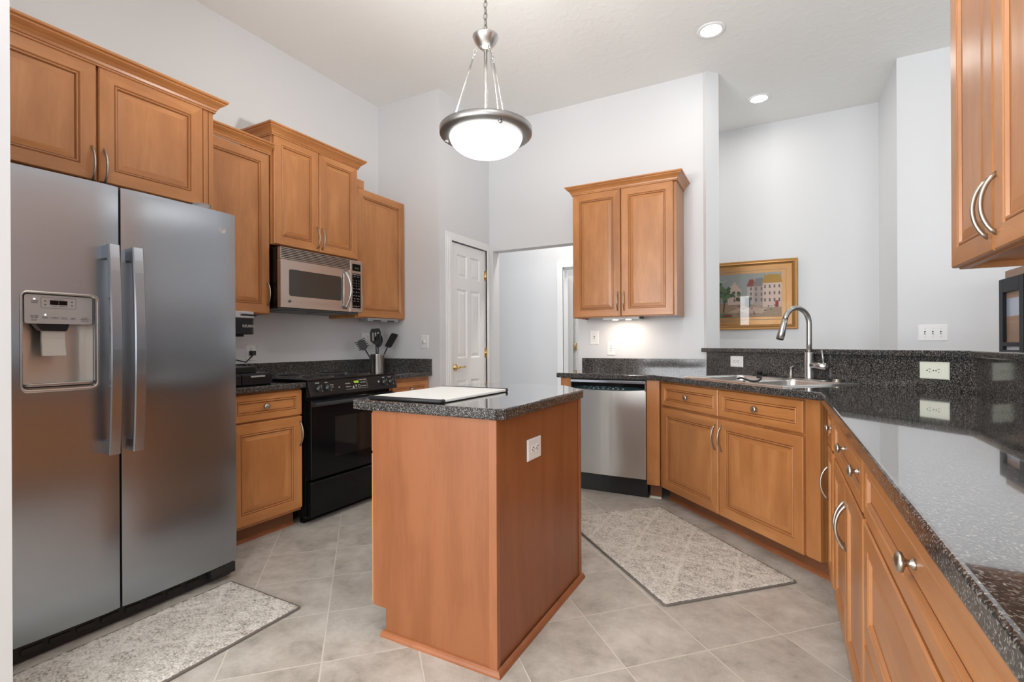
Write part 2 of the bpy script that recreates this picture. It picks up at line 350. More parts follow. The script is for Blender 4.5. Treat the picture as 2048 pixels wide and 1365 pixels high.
six_panel(0.58, 2.025).build('door_slab', TRIM, d)
b = MB(); K = Matrix.Translation((0.065, -0.035, 0.92)) @ Matrix.Rotation(PI/2, 4, 'X')
b.lathe([(0.0, 0), (0.032, 0), (0.032, 0.006), (0.014, 0.012), (0.011, 0.03), (0.014, 0.036), (0.0, 0.045)], 20, 0, K)
b.tube([(0.065, -0.068, 0.92), (0.10, -0.074, 0.924), (0.135, -0.074, 0.918), (0.165, -0.072, 0.922)], [0.011, 0.008, 0.007, 0.009], 10)
k = b.build('door_knob', BRASS, d); k['label'] = 'brass lever knob'
for z in (0.25, 1.04, 1.79):
    b = MB(); b.cyl((0.583, -0.04, z-0.045), (0.583, -0.04, z+0.045), 0.007); b.box(0.560, 0.583, -0.0365, -0.034, z-0.045, z+0.045); b.cyl((0.583, -0.04, z+0.045), (0.583, -0.04, z+0.052), 0.004)
    b.build('hinge', BRASS, d)
def casing_y(name, X, y0, y1, z1, w=0.07, t=0.018, sgn=1):
    b = MB()
    for k in range(3):
        wi = w*(1-0.27*k); th = t*(0.45+0.275*k)
        b.box(X, X+sgn*th, y0-wi, y0, 0, z1+wi); b.box(X, X+sgn*th, y1, min(y1+wi, 4.199) if sgn > 0 else y1+wi, 0, z1+wi); b.box(X, X+sgn*th, y0, y1, z1, z1+wi)
    return struct(b.build(name, TRIM))
casing_y('trim_1', -2.52, 3.54, 4.13, 2.04)
def casing_x(name, Y, x0, x1, z1, w=0.075, t=0.018):
    b = MB()
    for k in range(3):
        wi = w*(1-0.27*k); th = t*(0.45+0.275*k)
        b.box(x0-wi, x0, Y-th, Y, 0, z1+wi); b.box(x1, x1+wi, Y-th, Y, 0, z1+wi); b.box(x0, x1, Y-th, Y, z1, z1+wi)
    b.box(x0, x0+0.012, Y, Y+0.12, 0, z1); b.box(x1-0.012, x1, Y, Y+0.12, 0, z1); b.box(x0, x1, Y, Y+0.12, z1-0.012, z1)
    return struct(b.build(name, TRIM))
casing_x('trim_2', 5.48, -2.265, -1.35, 2.04)
casing_x('trim_3', 6.9, -2.69, -2.06, 2.04, 0.1)
d = thing('door_2', 'white hallway door with copper hinge seen past the cased opening', 'door', (-2.668, 6.94, 0.01), 0); struct(d)
six_panel(0.6, 2.02).build('door_slab', TRIM, d)
b = MB(); b.cyl((0.0, -0.045, 1.02), (0.0, -0.045, 1.13), 0.01); b.box(0, 0.03, -0.038, -0.036, 1.02, 1.13); b.build('hinge', BRASS, d)

# ================================================================== CABINETS
def door_rings(t, fw):
    return [(0, 0), (0, -t+0.004), (0.004, -t), (fw, -t), (fw+0.003, -t+0.004), (fw+0.0052, -t+0.004), (fw+0.008, -t+0.0015), (fw+0.012, -t+0.0015), (fw+0.0145, -t+0.009), (fw+0.0175, -t+0.009), (fw+0.042, -t+0.005)]
def door_part(parent, x0, x1, z0, z1, y=0.0, handle=None, panel='v', fw=0.056, t=0.02, flat=False):
    """handle: (x, zc) of a bow pull, in cabinet coordinates"""
    w, h = x1-x0, z1-z0; R = door_rings(t, fw)
    # materials: 0 vertical grain, 1 horizontal grain, 2 dark glaze; quad order bottom,right,top,left
    mats = [(1, 0)]*len(R); mats[4] = (2, 2); mats[8] = (2, 2)
    if flat: R = R[:10]; mats = mats[:9]
    b = MB(); b.panel(w, h, R, mats, 0 if panel == 'v' else 1)
    d = b.build('door' if panel == 'v' else 'drawer_front', [WOODV, WOODH, WOODD], parent, loc=(x0, y, z0))
    if handle: pull(d, handle[0]-x0, -t, handle[1]-z0)
    return d
PULL_ME = []
def pull(parent, x, y, zc, L=0.15, out=0.032):
    if not PULL_ME:
        b = MB(); pts = []; n = 14
        for k in range(n+1):
            a = -1+2*k/n; pts.append((0, 0.003-out*(1-a*a)**0.75 if abs(a) < 1 else 0.003, a*L/2))
        b.tube(pts, [0.0062 if k in (0, n) else 0.0055 for k in range(n+1)], 10, 0, None, 0.8, (1, 0, 0))
        o = b.build('handle', CHROME, parent, loc=(x, y, zc)); PULL_ME.append(o.data); return o
    o = bpy.data.objects.new('handle', PULL_ME[0]); COL.objects.link(o); o.parent = parent; o.location = (x, y, zc); return o
KNOB_ME = []
def knob(parent, x, y, z):
    if not KNOB_ME:
        b = MB(); K = Matrix.Rotation(PI/2, 4, 'X')
        b.lathe([(0, -0.002), (0.0095, -0.002), (0.009, 0.004), (0.0058, 0.007), (0.0058, 0.012), (0.009, 0.015), (0.0165, 0.018), (0.0178, 0.021), (0.016, 0.0255), (0.010, 0.0285), (0.0, 0.0295)], 24, 0, K)
        o = b.build('knob', CHROME, parent, loc=(x, y, z)); KNOB_ME.append(o.data); return o
    o = bpy.data.objects.new('knob', KNOB_ME[0]); COL.objects.link(o); o.parent = parent; o.location = (x, y, z); return o
def drawer_part(parent, x0, x1, z0, z1, knobs, y=0.0):
    d = door_part(parent, x0, x1, z0, z1, y, None, 'h', 0.036, 0.02, True)
    for kx in knobs: knob(d, kx-x0, -0.011, (z1-z0)/2)
    return d
CROWN = [(0.0, 0.0), (0.006, 0.0), (0.006, 0.008), (0.010, 0.010), (0.013, 0.020), (0.022, 0.032), (0.034, 0.041), (0.040, 0.046), (0.040, 0.052), (0.048, 0.055), (0.050, 0.058), (0.050, 0.066), (0.0, 0.066)]
def crown(parent, w, d, z, y0=-0.02, retL=True, retR=True, x0=0.0):
    b = MB(); n = len(CROWN); rows = []
    for o, u in CROWN:
        xl = x0-o if retL else x0; xr = w+o if retR else w
        p = []
        if retL: p.append((xl, d, z+u))
        p += [(xl, y0-o, z+u), (xr, y0-o, z+u)]
        if retR: p.append((xr, d, z+u))
        rows.append(p)
    m_ = len(rows[0]); v = [q for p in rows for q in p]; f = []
    for i in range(n-1):
        for k in range(m_-1): f.append((i*m_+k, i*m_+k+1, (i+1)*m_+k+1, (i+1)*m_+k))
    b.add(v, f, 0); b.add([rows[-1][k] for k in range(m_)], [tuple(range(m_))] if m_ > 2 else [], 0)
    if not retL: b.add([r[0] for r in rows], [tuple(range(n))], 0)
    if not retR: b.add([r[-1] for r in rows], [tuple(range(n))], 0)
    return b.build('crown_molding', WOODH, parent)
def upper(label, group, loc, rot, w, h, d, bottom_lip=True, name='wall_cabinet'):
    t = thing(name, label, 'cabinet', loc, rot, group)
    b = MB(); b.box(0, w, 0, d, 0.018, h); b.box(0, 0.018, 0, d, 0, 0.018); b.box(w-0.018, w, 0, d, 0, 0.018); b.box(0.018, w-0.018, 0, 0.02, 0, 0.018, 1)
    b.build('carcass', [WOODV, WOODH], t, 0.0008, 1)
    return t
def base(label, group, loc, rot, w, d, h=0.865, name='base_cabinet', toe=True, toe_depth=0.075, hollow=False):
    t = thing(name, label, 'cabinet', loc, rot, group)
    b = MB()
    if hollow:
        b.box(0, w, 0, 0.02, 0.105, h); b.box(0, 0.018, 0.02, d, 0.105, h); b.box(w-0.018, w, 0.02, d, 0.105, h); b.box(0.018, w-0.018, 0.02, d, 0.105, 0.123)
    else: b.box(0, w, 0, d, 0.105, h)
    b.build('carcass', WOODV, t, 0.0008, 1)
    if toe:
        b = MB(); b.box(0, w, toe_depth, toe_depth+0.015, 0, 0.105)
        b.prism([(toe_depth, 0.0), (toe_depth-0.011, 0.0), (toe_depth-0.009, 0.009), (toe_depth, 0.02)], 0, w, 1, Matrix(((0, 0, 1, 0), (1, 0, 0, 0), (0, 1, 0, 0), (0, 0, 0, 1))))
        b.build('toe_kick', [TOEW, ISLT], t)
    return t
UG = 'maple wall cabinets along the left wall'; BG = 'maple base cabinets along the left wall'; RG = 'maple base cabinets along the right counter'

# --- left wall uppers (root at front-bottom-left corner seen from the room; local x runs along +Y)
t = upper('wide maple cabinet with two doors above the refrigerator', UG, (-2.59, 0.575, 1.835), LEFT, 0.948, 0.51, 0.608)
door_part(t, 0.005, 0.447, 0.008, 0.505, handle=(0.430, 0.075)); door_part(t, 0.455, 0.893, 0.008, 0.505, handle=(0.474, 0.075))
b = MB(); b.box(0.897, 0.921, -0.014, 0, 0, 0.51); b.box(0.925, 0.948, -0.012, 0, 0, 0.51); b.build('filler_strip', WOODV, t, 0.001)
crown(t, 0.948, 0.6, 0.50, retL=False)
t = upper('single door maple wall cabinet above the coffee maker', UG, (-2.91, 1.527, 1.33), LEFT, 0.545, 1.035, 0.288)
door_part(t, 0.005, 0.54, 0.006, 1.028, handle=(0.522, 0.135))
crown(t, 0.545, 0.288, 1.03, retL=False, retR=False)
t = upper('tall two door maple cabinet mounted over the microwave', UG, (-2.89, 2.075, 1.788), LEFT, 0.735, 0.74, 0.308)
door_part(t, 0.012, 0.366, 0.004, 0.72, handle=(0.348, 0.10)); door_part(t, 0.372, 0.732, 0.004, 0.72, handle=(0.392, 0.10))
crown(t, 0.735, 0.308, 0.705)
t = upper('single door maple wall cabinet in the corner right of the microwave', UG, (-2.91, 2.813, 1.345), LEFT, 0.562, 1.02, 0.288)
door_part(t, 0.012, 0.558, 0.008, 1.018, handle=(0.030, 0.135))
b = MB(); b.box(0.0, 0.085, -0.016, 0.01, 1.02, 1.085); b.build('crown_block', WOODH, t, 0.001)

# --- left base cabinets
t = base('maple base cabinet with one drawer and one door beside the refrigerator', BG, (-2.64, 1.50, 0), LEFT, 0.595, 0.55)
drawer_part(t, 0.135, 0.592, 0.702, 0.856, [0.345]); door_part(t, 0.135, 0.592, 0.124, 0.692, handle=(0.575, 0.585))
t = base('maple base cabinet with a small drawer right of the black range', BG, (-2.64, 2.885, 0), LEFT, 0.49, 0.55)
drawer_part(t, 0.03, 0.47, 0.702, 0.835, [0.245]); door_part(t, 0.03, 0.47, 0.124, 0.692, handle=(0.06, 0.585))

# --- back wall upper
t = upper('maple two door wall cabinet on the back wall by the hallway', None, (-1.515, 3.89, 1.345), BACK, 0.835, 1.03, 0.308)
door_part(t, 0.004, 0.405, 0.006, 1.02, handle=(0.382, 0.125)); door_part(t, 0.411, 0.812, 0.006, 1.02, handle=(0.434, 0.125))
crown(t, 0.835, 0.308, 1.018)
uc = thing('under_cabinet_light', 'slim white light strip glowing under the back wall cabinet', 'light', (-1.29, 3.97, 1.318), 0)
b = MB(); b.box(0, 0.30, 0, 0.12, 0.012, 0.045); b.build('housing', WHITE, uc, 0.004)
for x in (0.09, 0.20):
    b = MB(); b.lathe([(0, 0.0085), (0.022, 0.0085), (0.024, 0.013), (0, 0.013)], 16, 0, Matrix.Translation((x, 0.06, 0))); b.build('lamp_lens', UCEM, uc)
b = MB(); b.box(0.302, 0.325, 0.03, 0.06, 0.014, 0.045); b.build('switch_block', BLACKM, uc)
for x in (-1.20, -1.09): area_light('under_cabinet_lamp', (x, 4.03, 1.324), (x, 4.06, 0.9), 0.035, 0.035, 0.8, (1, 0.82, 0.66), 'DISK')
uc = thing('under_cabinet_light', 'slim grey light strip, unlit, under the corner wall cabinet', 'light', (-2.86, 2.90, 1.318), LEFT)
b = MB(); b.box(0, 0.36, 0, 0.10, 0, 0.03); b.build('housing', simple('grey_metal', (0.30, 0.31, 0.32), 0.4, 0.6), uc, 0.004)
for x in (0.06, 0.22):
    b = MB(); b.box(x, x+0.08, -0.004, 0.0, 0.004, 0.014); b.build('vent_slot', SLOT, uc)

# --- diagonal sink cabinet, fillers, right-hand run
S_FACE = 2.865; S_CAR = S_FACE+0.02*math.sqrt(2)
def dg(p, s): return ((s+p)/2, (s-p)/2)        # p = x-y , s = x+y
xl, xr = -0.738, 0.138
a0 = (S_CAR - 0.0)
L0 = (xl, S_CAR-xl)
wS = (0.190-xl)/S2*1.0
t = base('maple sink base cabinet with two doors set across the corner', None, (L0[0]-0.02, L0[1]+0.02, 0), DIAG, 1.318, 0.46, name='sink_cabinet', hollow=True)
q = 0.028
door_part(t, 0.045, 0.627, 0.106, 0.678, handle=(0.604, 0.565)); door_part(t, 0.636, 1.228, 0.106, 0.678, handle=(0.660, 0.565))
drawer_part(t, 0.045, 0.627, 0.694, 0.853, [0.325]); drawer_part(t, 0.636, 1.228, 0.694, 0.853, [0.925])
b = MB(); b.box(1.243, 1.318, -0.012, 0, 0.108, 0.862); b.build('filler_strip', WOODV, t, 0.0008)
t = thing('cabinet_filler', 'narrow maple filler strip between dishwasher and sink cabinet', 'cabinet trim', (-0.852, 3.632, 0), BACK)
b = MB(); b.box(0, 0.092, 0, 0.02, 0.106, 0.865); b.build('stile', WOODV, t, 0.001)
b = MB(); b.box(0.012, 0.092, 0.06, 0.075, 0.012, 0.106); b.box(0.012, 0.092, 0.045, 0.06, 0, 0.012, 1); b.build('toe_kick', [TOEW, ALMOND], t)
t = thing('end_panel', 'maple end panel left of the dishwasher', 'cabinet trim', (-1.525, 3.632, 0), BACK)
b = MB(); b.box(0, 0.083, 0, 0.55, 0, 0.865); b.build('panel', WOODV, t, 0.001)
def rbase(y1, y0, label): return base(label, RG, (0.21, y1, 0), RIGHT, y1-y0, 0.55, toe_depth=0.075)
t = rbase(2.69, 2.41, 'narrow maple base cabinet next to the corner with one knob and one pull')
drawer_part(t, 0.035, 0.245, 0.682, 0.842, [0.150]); door_part(t, 0.035, 0.245, 0.106, 0.668, handle=(0.052, 0.50), fw=0.045)
t = rbase(2.41, 1.575, 'maple base cabinet with a two knob drawer over paired doors')
drawer_part(t, 0.04, 0.82, 0.682, 0.842, [0.335, 0.68]); door_part(t, 0.04, 0.425, 0.106, 0.668, handle=(0.405, 0.52)); door_part(t, 0.431, 0.82, 0.106, 0.668, handle=(0.452, 0.52))
t = rbase(1.575, 0.50, 'maple base cabinet with a stack of three wide drawers nearest the camera')
drawer_part(t, 0.012, 1.06, 0.682, 0.842, [0.525])
for z0, z1 in ((0.366, 0.668), (0.106, 0.352)):
    d = door_part(t, 0.012, 1.06, z0, z1, panel='h'); knob(d, 0.513, -0.014, (z1-z0)/2)
t = rbase(0.50, -0.6, 'maple base cabinet at the near end of the right counter')
drawer_part(t, 0.012, 1.085, 0.682, 0.842, [0.55]); door_part(t, 0.012, 0.545, 0.106, 0.668); door_part(t, 0.551, 1.085, 0.106, 0.668)
t = upper('maple wall cabinet with curved pulls hanging at the right edge', None, (0.49, 2.005, 1.358), RIGHT, 1.10, 1.06, 0.308)
door_part(t, 0.004, 0.345, 0.004, 1.05, handle=(0.308, 0.118)); door_part(t, 0.351, 0.72, 0.004, 1.05, handle=(0.366, 0.118)); door_part(t, 0.726, 1.096, 0.004, 1.05)
crown(t, 1.10, 0.308, 1.05)

# ================================================================== COUNTERTOPS
def slab(name, poly, z0, z1, parent, bev=0.007, cut=None):
    b = MB(); b.prism(poly, z0, z1); b.m = [1, 0]+[1]*len(poly); o = b.build(name, [GRANITE, GRANITE_E], parent, bev, 3)
    if cut:
        c = MB(); c.prism(cut, z0-0.05, z1+0.05); co = c.build('cutter', GRANITE)
        md = o.modifiers.new('cut', 'BOOLEAN'); md.operation = 'DIFFERENCE'; md.object = co; md.solver = 'EXACT'
        dgp = bpy.context.evaluated_depsgraph_get(); dgp.update(); me = bpy.data.meshes.new_from_object(o.evaluated_get(dgp))
        o.modifiers.clear(); o.data = me; bpy.data.objects.remove(co)
    return o
ZT, ZB = 0.905, 0.867
SINK_P0, SINK_P1, SINK_S0, SINK_S1 = -4.01, -2.865, 2.89, 3.63
ct = thing('countertop', 'long dark speckled countertop wrapping from dishwasher around to the right', 'countertop')
cutp = [dg(SINK_P0+0.03, SINK_S0+0.03), dg(SINK_P1-0.03, SINK_S0+0.03), dg(SINK_P1-0.03, SINK_S1-0.03), dg(SINK_P0+0.03, SINK_S1-0.03)]
slab('worktop', [(-1.55, 3.6), (-0.785, 3.6), (0.161, 2.654), (0.161, -0.6), (0.766, -0.6), (0.766, 2.904), (-0.51, 4.18), (-1.55, 4.18)], ZB, ZT, ct, 0.007, cutp)
b = MB(); b.prism([(-1.55, 4.18), (-0.51, 4.18), (-0.53, 4.2), (-1.55, 4.2)], ZB, 1.005); b.build('back_splash', GRANITE_E, ct, 0.002)
b = MB(); b.prism([(-0.51, 4.18), (0.766, 2.904), (0.766, 1.99), (0.786, 1.99), (0.786, 2.912), (-0.502, 4.2)], ZB, 1.063); b.build('bar_splash', GRANITE_E, ct, 0.002)
b = MB(); b.box(0.78, 0.80, -0.6, 1.99, ZB, 1.005); b.build('side_splash', GRANITE_E, ct, 0.002)
b = MB(); b.prism([(-0.55, 4.175), (0.741, 2.884), (0.741, 1.992), (1.12, 1.992), (1.12, 3.042), (-0.16, 4.322), (-0.40, 4.262), (-0.53, 4.199)], 1.063, 1.095); b.m = [1, 0]+[1]*8
tag(b.build('bar_top', [GRANITE, GRANITE_E], None, 0.006, 3), 'raised dark speckled bar ledge behind the sink', 'countertop')
ZL = 0.902
ct = thing('countertop', 'short dark speckled countertop under the coffee maker', 'countertop')
slab('worktop', [(-3.18, 1.50), (-2.585, 1.50), (-2.585, 2.098), (-3.18, 2.098)], ZL-0.034, ZL, ct)
b = MB(); b.box(-3.2, -3.18, 1.50, 2.098, ZL-0.034, 1.008); b.build('back_splash', GRANITE_E, ct, 0.002)
ct = thing('countertop', 'short dark speckled corner countertop holding the utensil crock', 'countertop')
slab('worktop', [(-3.18, 2.885), (-2.585, 2.885), (-2.585, 3.36), (-3.18, 3.36)], ZL-0.034, ZL, ct)
b = MB(); b.box(-3.2, -3.18, 2.0985, 3.36, ZL+0.001, 1.008); tag(b.build('backsplash_strip', GRANITE_E, None, 0.002), 'dark speckled backsplash strip behind range and utensil crock', 'backsplash')
b = MB(); b.box(-3.2, -2.60, 3.36, 3.38, ZL-0.034, 1.01); b.build('side_splash', GRANITE_E, ct, 0.002)

# ================================================================== ISLAND
isl = thing('kitchen_island', 'cherry panelled island cabinet standing in the middle of the floor', 'kitchen island', (-1.42, 1.462, 0))
W_, D_ = 0.565, 0.805
b = MB()
b.prism([(0.0, 0.105), (0.065, 0.105), (0.065, 0.0), (W_, 0.0), (W_, 0.874), (0.0, 0.874)], 0, 0.015, 0, Matrix(((1, 0, 0, 0), (0, 0, 1, 0), (0, 1, 0, 0), (0, 0, 0, 1))))
b.build('end_panel', ISLV, isl)
b = MB(); b.box(0.0, W_-0.012, 0.015, D_, 0.105, 0.874); b.box(0.065, W_-0.012, 0.015, D_, 0, 0.105); b.build('carcass', ISLV, isl)
b = MB(); b.box(W_-0.012, W_, 0.015, D_, 0.0, 0.874); b.build('side_panel', ISLV, isl)
b = MB(); b.box(W_-0.028, W_+0.005, -0.005, 0.0, 0, 0.874); b.box(W_, W_+0.005, 0, 0.018, 0, 0.874); b.build('corner_bead', ISLT, isl, 0.002)
b = MB(); b.box(W_, W_+0.006, D_-0.022, D_+0.004, 0, 0.874); b.build('corner_bead', ISLT, isl, 0.002)
b = MB()
shoe = [(0.0, 0.0), (0.017, 0.0), (0.0165, 0.007), (0.012, 0.014), (0.006, 0.019), (0.0, 0.021)]
v = []; n = len(shoe)
path = [(0.055, -0.001), (W_+0.005, -0.001), (W_+0.005, D_+0.01)]
for o, z in shoe: v += [(path[0][0]-o*0.3, -0.001-o, z), (path[1][0]+o, -0.001-o, z), (path[2][0]+o, path[2][1], z)]
f = [(i*3+k, i*3+k+1, (i+1)*3+k+1, (i+1)*3+k) for i in range(n-1) for k in range(2)]
f += [tuple(i*3 for i in range(n)), tuple(i*3+2 for i in range(n))[::-1]]
b.add(v, f); b.build('shoe_molding', ISLT, isl)
def island_door(y0, y1, z0, z1, nm):
    b = MB(); b.panel(y1-y0, z1-z0, [(0, 0), (0, -0.016), (0.004, -0.02), (0.05, -0.02), (0.056, -0.014)], [(1, 0)]*4, 0, Matrix.Translation((0, y1, z0)) @ Matrix.Rotation(-PI/2, 4, 'Z'))
    return b.build(nm, [WOODV, WOODH], isl)
island_door(0.012, 0.40, 0.108, 0.70, 'door'); island_door(0.406, 0.79, 0.108, 0.70, 'door'); island_door(0.012, 0.79, 0.71, 0.862, 'drawer_front')
b = MB(); b.prism([(-1.512, 1.446), (-0.848, 1.446), (-0.822, 1.472), (-0.822, 2.235), (-0.99, 2.43), (-1.44, 2.43), (-1.512, 2.35)], 0.8745, 0.914); b.m = [1, 0]+[1]*7
tag(b.build('island_countertop', [GRANITE, GRANITE_E], None, 0.007, 3), 'dark speckled countertop with clipped corners on the island', 'countertop')
cb = thing('cutting_board', 'white cutting board with black end grips lying on the island', 'cutting board', (-1.46, 1.475, 0.9145))
CBW, CBD = 0.365, 0.52
b = MB(); b.prism(rrect(0.004, CBW-0.004, 0.004, CBD-0.004, 0.02), 0.003, 0.013); b.build('board', BOARDW, cb, 0.002)
for y in (0.006, CBD-0.006):
    b = MB(); b.tube([(0.002, y+(0.016 if y < 0.1 else -0.016), 0.008), (0.006, y, 0.008), (CBW-0.006, y, 0.008), (CBW-0.002, y+(0.016 if y < 0.1 else -0.016), 0.008)], 0.0078, 10); b.build('grip', BLACKM, cb)

# ================================================================== SWITCHES AND OUTLETS
def plate(label, cat, loc, rot, w, h, kind, mat=WHITE, tilt=False, group=None):
    """origin at plate centre on the wall, local -y out of the wall"""
    nm = {'outlet': 'power_outlet', 'outletH': 'power_outlet', 'gfci': 'power_outlet', 'toggle': 'light_switch', 'triple': 'light_switch', 'dimmer': 'dimmer_switch', 'blank': 'wall_plate'}[kind]
    t = thing(nm, label, cat, loc, rot, group)
    b = MB(); b.panel(w, h, [(0, 0.0), (0, -0.002), (0.004, -0.006)], [(0, 0)]*2, 0, Matrix.Translation((-w/2, 0, -h/2))); b.build('cover_plate', mat, t)
    if kind in ('outlet', 'outletH'):
        for sg in (-1, 1):
            R = Matrix.Rotation(PI/2 if kind == 'outletH' else 0, 4, 'Y') @ Matrix.Translation((0, 0, sg*0.0195))
            b = MB(); b.prism(rrect(-0.016, 0.016, -0.0135, 0.0135, 0.010), 0.0055, 0.0075, 0, R @ XZ)
            b.box(-0.0085, -0.0055, -0.0079, -0.007, -0.001, 0.008, 1, R); b.box(0.0055, 0.008, -0.0079, -0.007, 0.0, 0.007, 1, R); b.prism(rrect(-0.003, 0.003, -0.0105, -0.0045, 0.0028), 0.007, 0.0079, 1, R @ XZ)
            b.build('socket', [mat, SLOT], t)
        b = MB(); b.cyl((0, -0.006, 0), (0, -0.0072, 0), 0.0028, None, 10); b.build('screw', SLOT if mat is ALMOND else CHROME, t)
    elif kind == 'gfci':
        b = MB(); b.box(-0.017, 0.017, -0.009, -0.006, -0.034, 0.034); b.build('socket_block', mat, t, 0.001)
        b = MB()
        for z in (-0.02, 0.02):
            b.box(-0.009, -0.006, -0.0096, -0.009, z-0.003, z+0.005); b.box(0.006, 0.009, -0.0096, -0.009, z-0.003, z+0.005); b.box(-0.002, 0.002, -0.0096, -0.009, z-0.009, z-0.005)
        b.box(-0.007, 0.007, -0.0096, -0.009, -0.004, -0.001); b.box(-0.007, 0.007, -0.0096, -0.009, 0.001, 0.004); b.build('slots', SLOT, t)
    elif kind in ('toggle', 'triple'):
        for x in ((0,) if kind == 'toggle' else (-0.046, 0, 0.046)):
            b = MB(); b.box(x-0.005, x+0.005, -0.0064, -0.006, -0.012, 0.012, 1); b.build('toggle_slot', [mat, SLOT], t)
            b = MB(); b.box(x-0.0035, x+0.0035, -0.016, -0.006, -0.008, 0.003, 0); b.build('toggle', mat, t, 0.001)
            for z in (0.03, -0.03):
                b = MB(); b.cyl((x, -0.006, z), (x, -0.0068, z), 0.0025, None, 8); b.build('screw', CHROME, t)
    elif kind == 'dimmer':
        b = MB(); b.lathe([(0, 0.006), (0.016, 0.006), (0.0145, 0.022), (0.0, 0.023)], 20, 0, XZ); b.build('dimmer_knob', mat, t)
    return t
OG = 'wall switches and outlets'
plate('white toggle switch on the back wall beneath the cabinet', 'switch', (-1.44, 4.2, 1.187), BACK, 0.082, 0.128, 'toggle')
plate('white test button outlet on back wall right of the toggle switch', 'outlet', (-1.289, 4.2, 1.092), BACK, 0.074, 0.122, 'gfci')
plate('white dimmer switch with round knob on the short left wall', 'switch', (-2.675, 3.38, 1.156), BACK, 0.075, 0.115, 'dimmer')
plate('white outlet plate on left wall behind the utensils', 'outlet', (-3.2, 3.235, 1.185), LEFT, 0.115, 0.115, 'outlet')
plate('white outlet on left wall behind the coffee maker', 'outlet', (-3.2, 2.14, 1.085), LEFT, 0.072, 0.115, 'outlet')
plate('square white outlet on dark bar splash left of the faucet', 'outlet', (-0.273, 3.943, 0.998), DIAG, 0.125, 0.080, 'outletH')
plate('large ivory double outlet on dark bar splash right of the faucet', 'outlet', (0.647, 3.023, 0.998), DIAG, 0.128, 0.082, 'outletH', ALMOND)
plate('white outlet on the side panel of the island', 'outlet', (-0.855, 1.757, 0.722), PI/2, 0.118, 0.084, 'outletH')
plate('white triple toggle switch plate on far wall above the bar', 'switch', (0.997, 4.70, 1.202), BACK, 0.172, 0.122, 'triple')

# ================================================================== REFRIGERATOR
fr = thing('refrigerator', 'stainless side by side refrigerator with ice and water dispenser', 'refrigerator', (-2.35, 0.585, 0), LEFT)
FW = 0.912; FZ0, FZ1 = 0.082, 1.772; SPL = 0.418
b = MB(); b.box(0.005, FW-0.005, 0.075, 0.80, 0.06, 1.755); b.build('cabinet_body', simple('dark_grey_fridge_side', (0.05, 0.05, 0.052), 0.4), fr, 0.004)
b = MB(); b.box(0.01, FW-0.012, 0.035, 0.06, 0.008, 0.075); b.box(FW-0.13, FW-0.012, -0.005, 0.04, 0.03, 0.078)
for k in range(9): b.box(0.05+k*0.08, 0.11+k*0.08, 0.028, 0.035, 0.03, 0.05)
b.build('base_grille', BLACKM, fr, 0.004)
def bow(x): return -0.020*(1-((x-FW/2)/(FW/2))**2)
def fridge_door(x0, x1, hole=None, nm='door'):
    xs = [x0+(x1-x0)*k/10 for k in range(11)]; zs = [FZ0, FZ1]
    if hole: xs = sorted(set([x for x in xs if not (abs(x-hole[0]) < 0.012 or abs(x-hole[1]) < 0.012)]+[hole[0], hole[1]])); zs = [FZ0, hole[2], hole[3], FZ1]
    nx = len(xs); b = MB(); rb = 0.008
    cols = []
    for x in xs:
        yy = bow(x)
        if x in (x0, x1): yy += 0.006
        cols.append((x, yy))
    v = []; f = []
    for z in zs:
        for (x, y) in cols: v.append((x, y, z))
    for j in range(len(zs)-1):
        for i in range(nx-1):
            if hole and j == 1 and hole[0]-1e-6 <= xs[i] and xs[i+1] <= hole[1]+1e-6: continue
            f.append((j*nx+i, j*nx+i+1, (j+1)*nx+i+1, (j+1)*nx+i))
    b.add(v, f, 0, True)
    xa, xb = cols[0], cols[-1]
    b.add([(xa[0], xa[1], FZ0), (xa[0], xa[1], FZ1), (xa[0], 0.07, FZ1), (xa[0], 0.07, FZ0)], [(0, 1, 2, 3)]); b.add([(xb[0], xb[1], FZ0), (xb[0], xb[1], FZ1), (xb[0], 0.07, FZ1), (xb[0], 0.07, FZ0)], [(3, 2, 1, 0)])
    for z in (FZ0, FZ1): b.add([(x, y, z) for x, y in cols]+[(xb[0], 0.07, z), (xa[0], 0.07, z)], [tuple(range(nx+2))])
    if hole:
        h0, h1, z0, z1 = hole; d = 0.058
        y0, y1 = bow(h0), bow(h1)
        b.add([(h0, y0, z0), (h0, y0, z1), (h0, d, z1), (h0, d, z0)], [(0, 1, 2, 3)], 1); b.add([(h1, y1, z0), (h1, y1, z1), (h1, d, z1), (h1, d, z0)], [(3, 2, 1, 0)], 1)
        b.add([(h0, y0, z1), (h1, y1, z1), (h1, d, z1), (h0, d, z1)], [(0, 1, 2, 3)], 1); b.add([(h0, y0, z0), (h1, y1, z0), (h1, d, z0), (h0, d, z0)], [(3, 2, 1, 0)], 1)
        b.add([(h0, d, z0), (h1, d, z0), (h1, d, z1), (h0, d, z1)], [(0, 1, 2, 3)], 1)
    return b.build(nm, [STEEL, STEELV], fr)
HOLE = (0.128, 0.333, 0.985, 1.325)
dL = fridge_door(0.0, SPL-0.004, HOLE, 'freezer_door'); dR = fridge_door(SPL+0.004, FW, None, 'fridge_door')
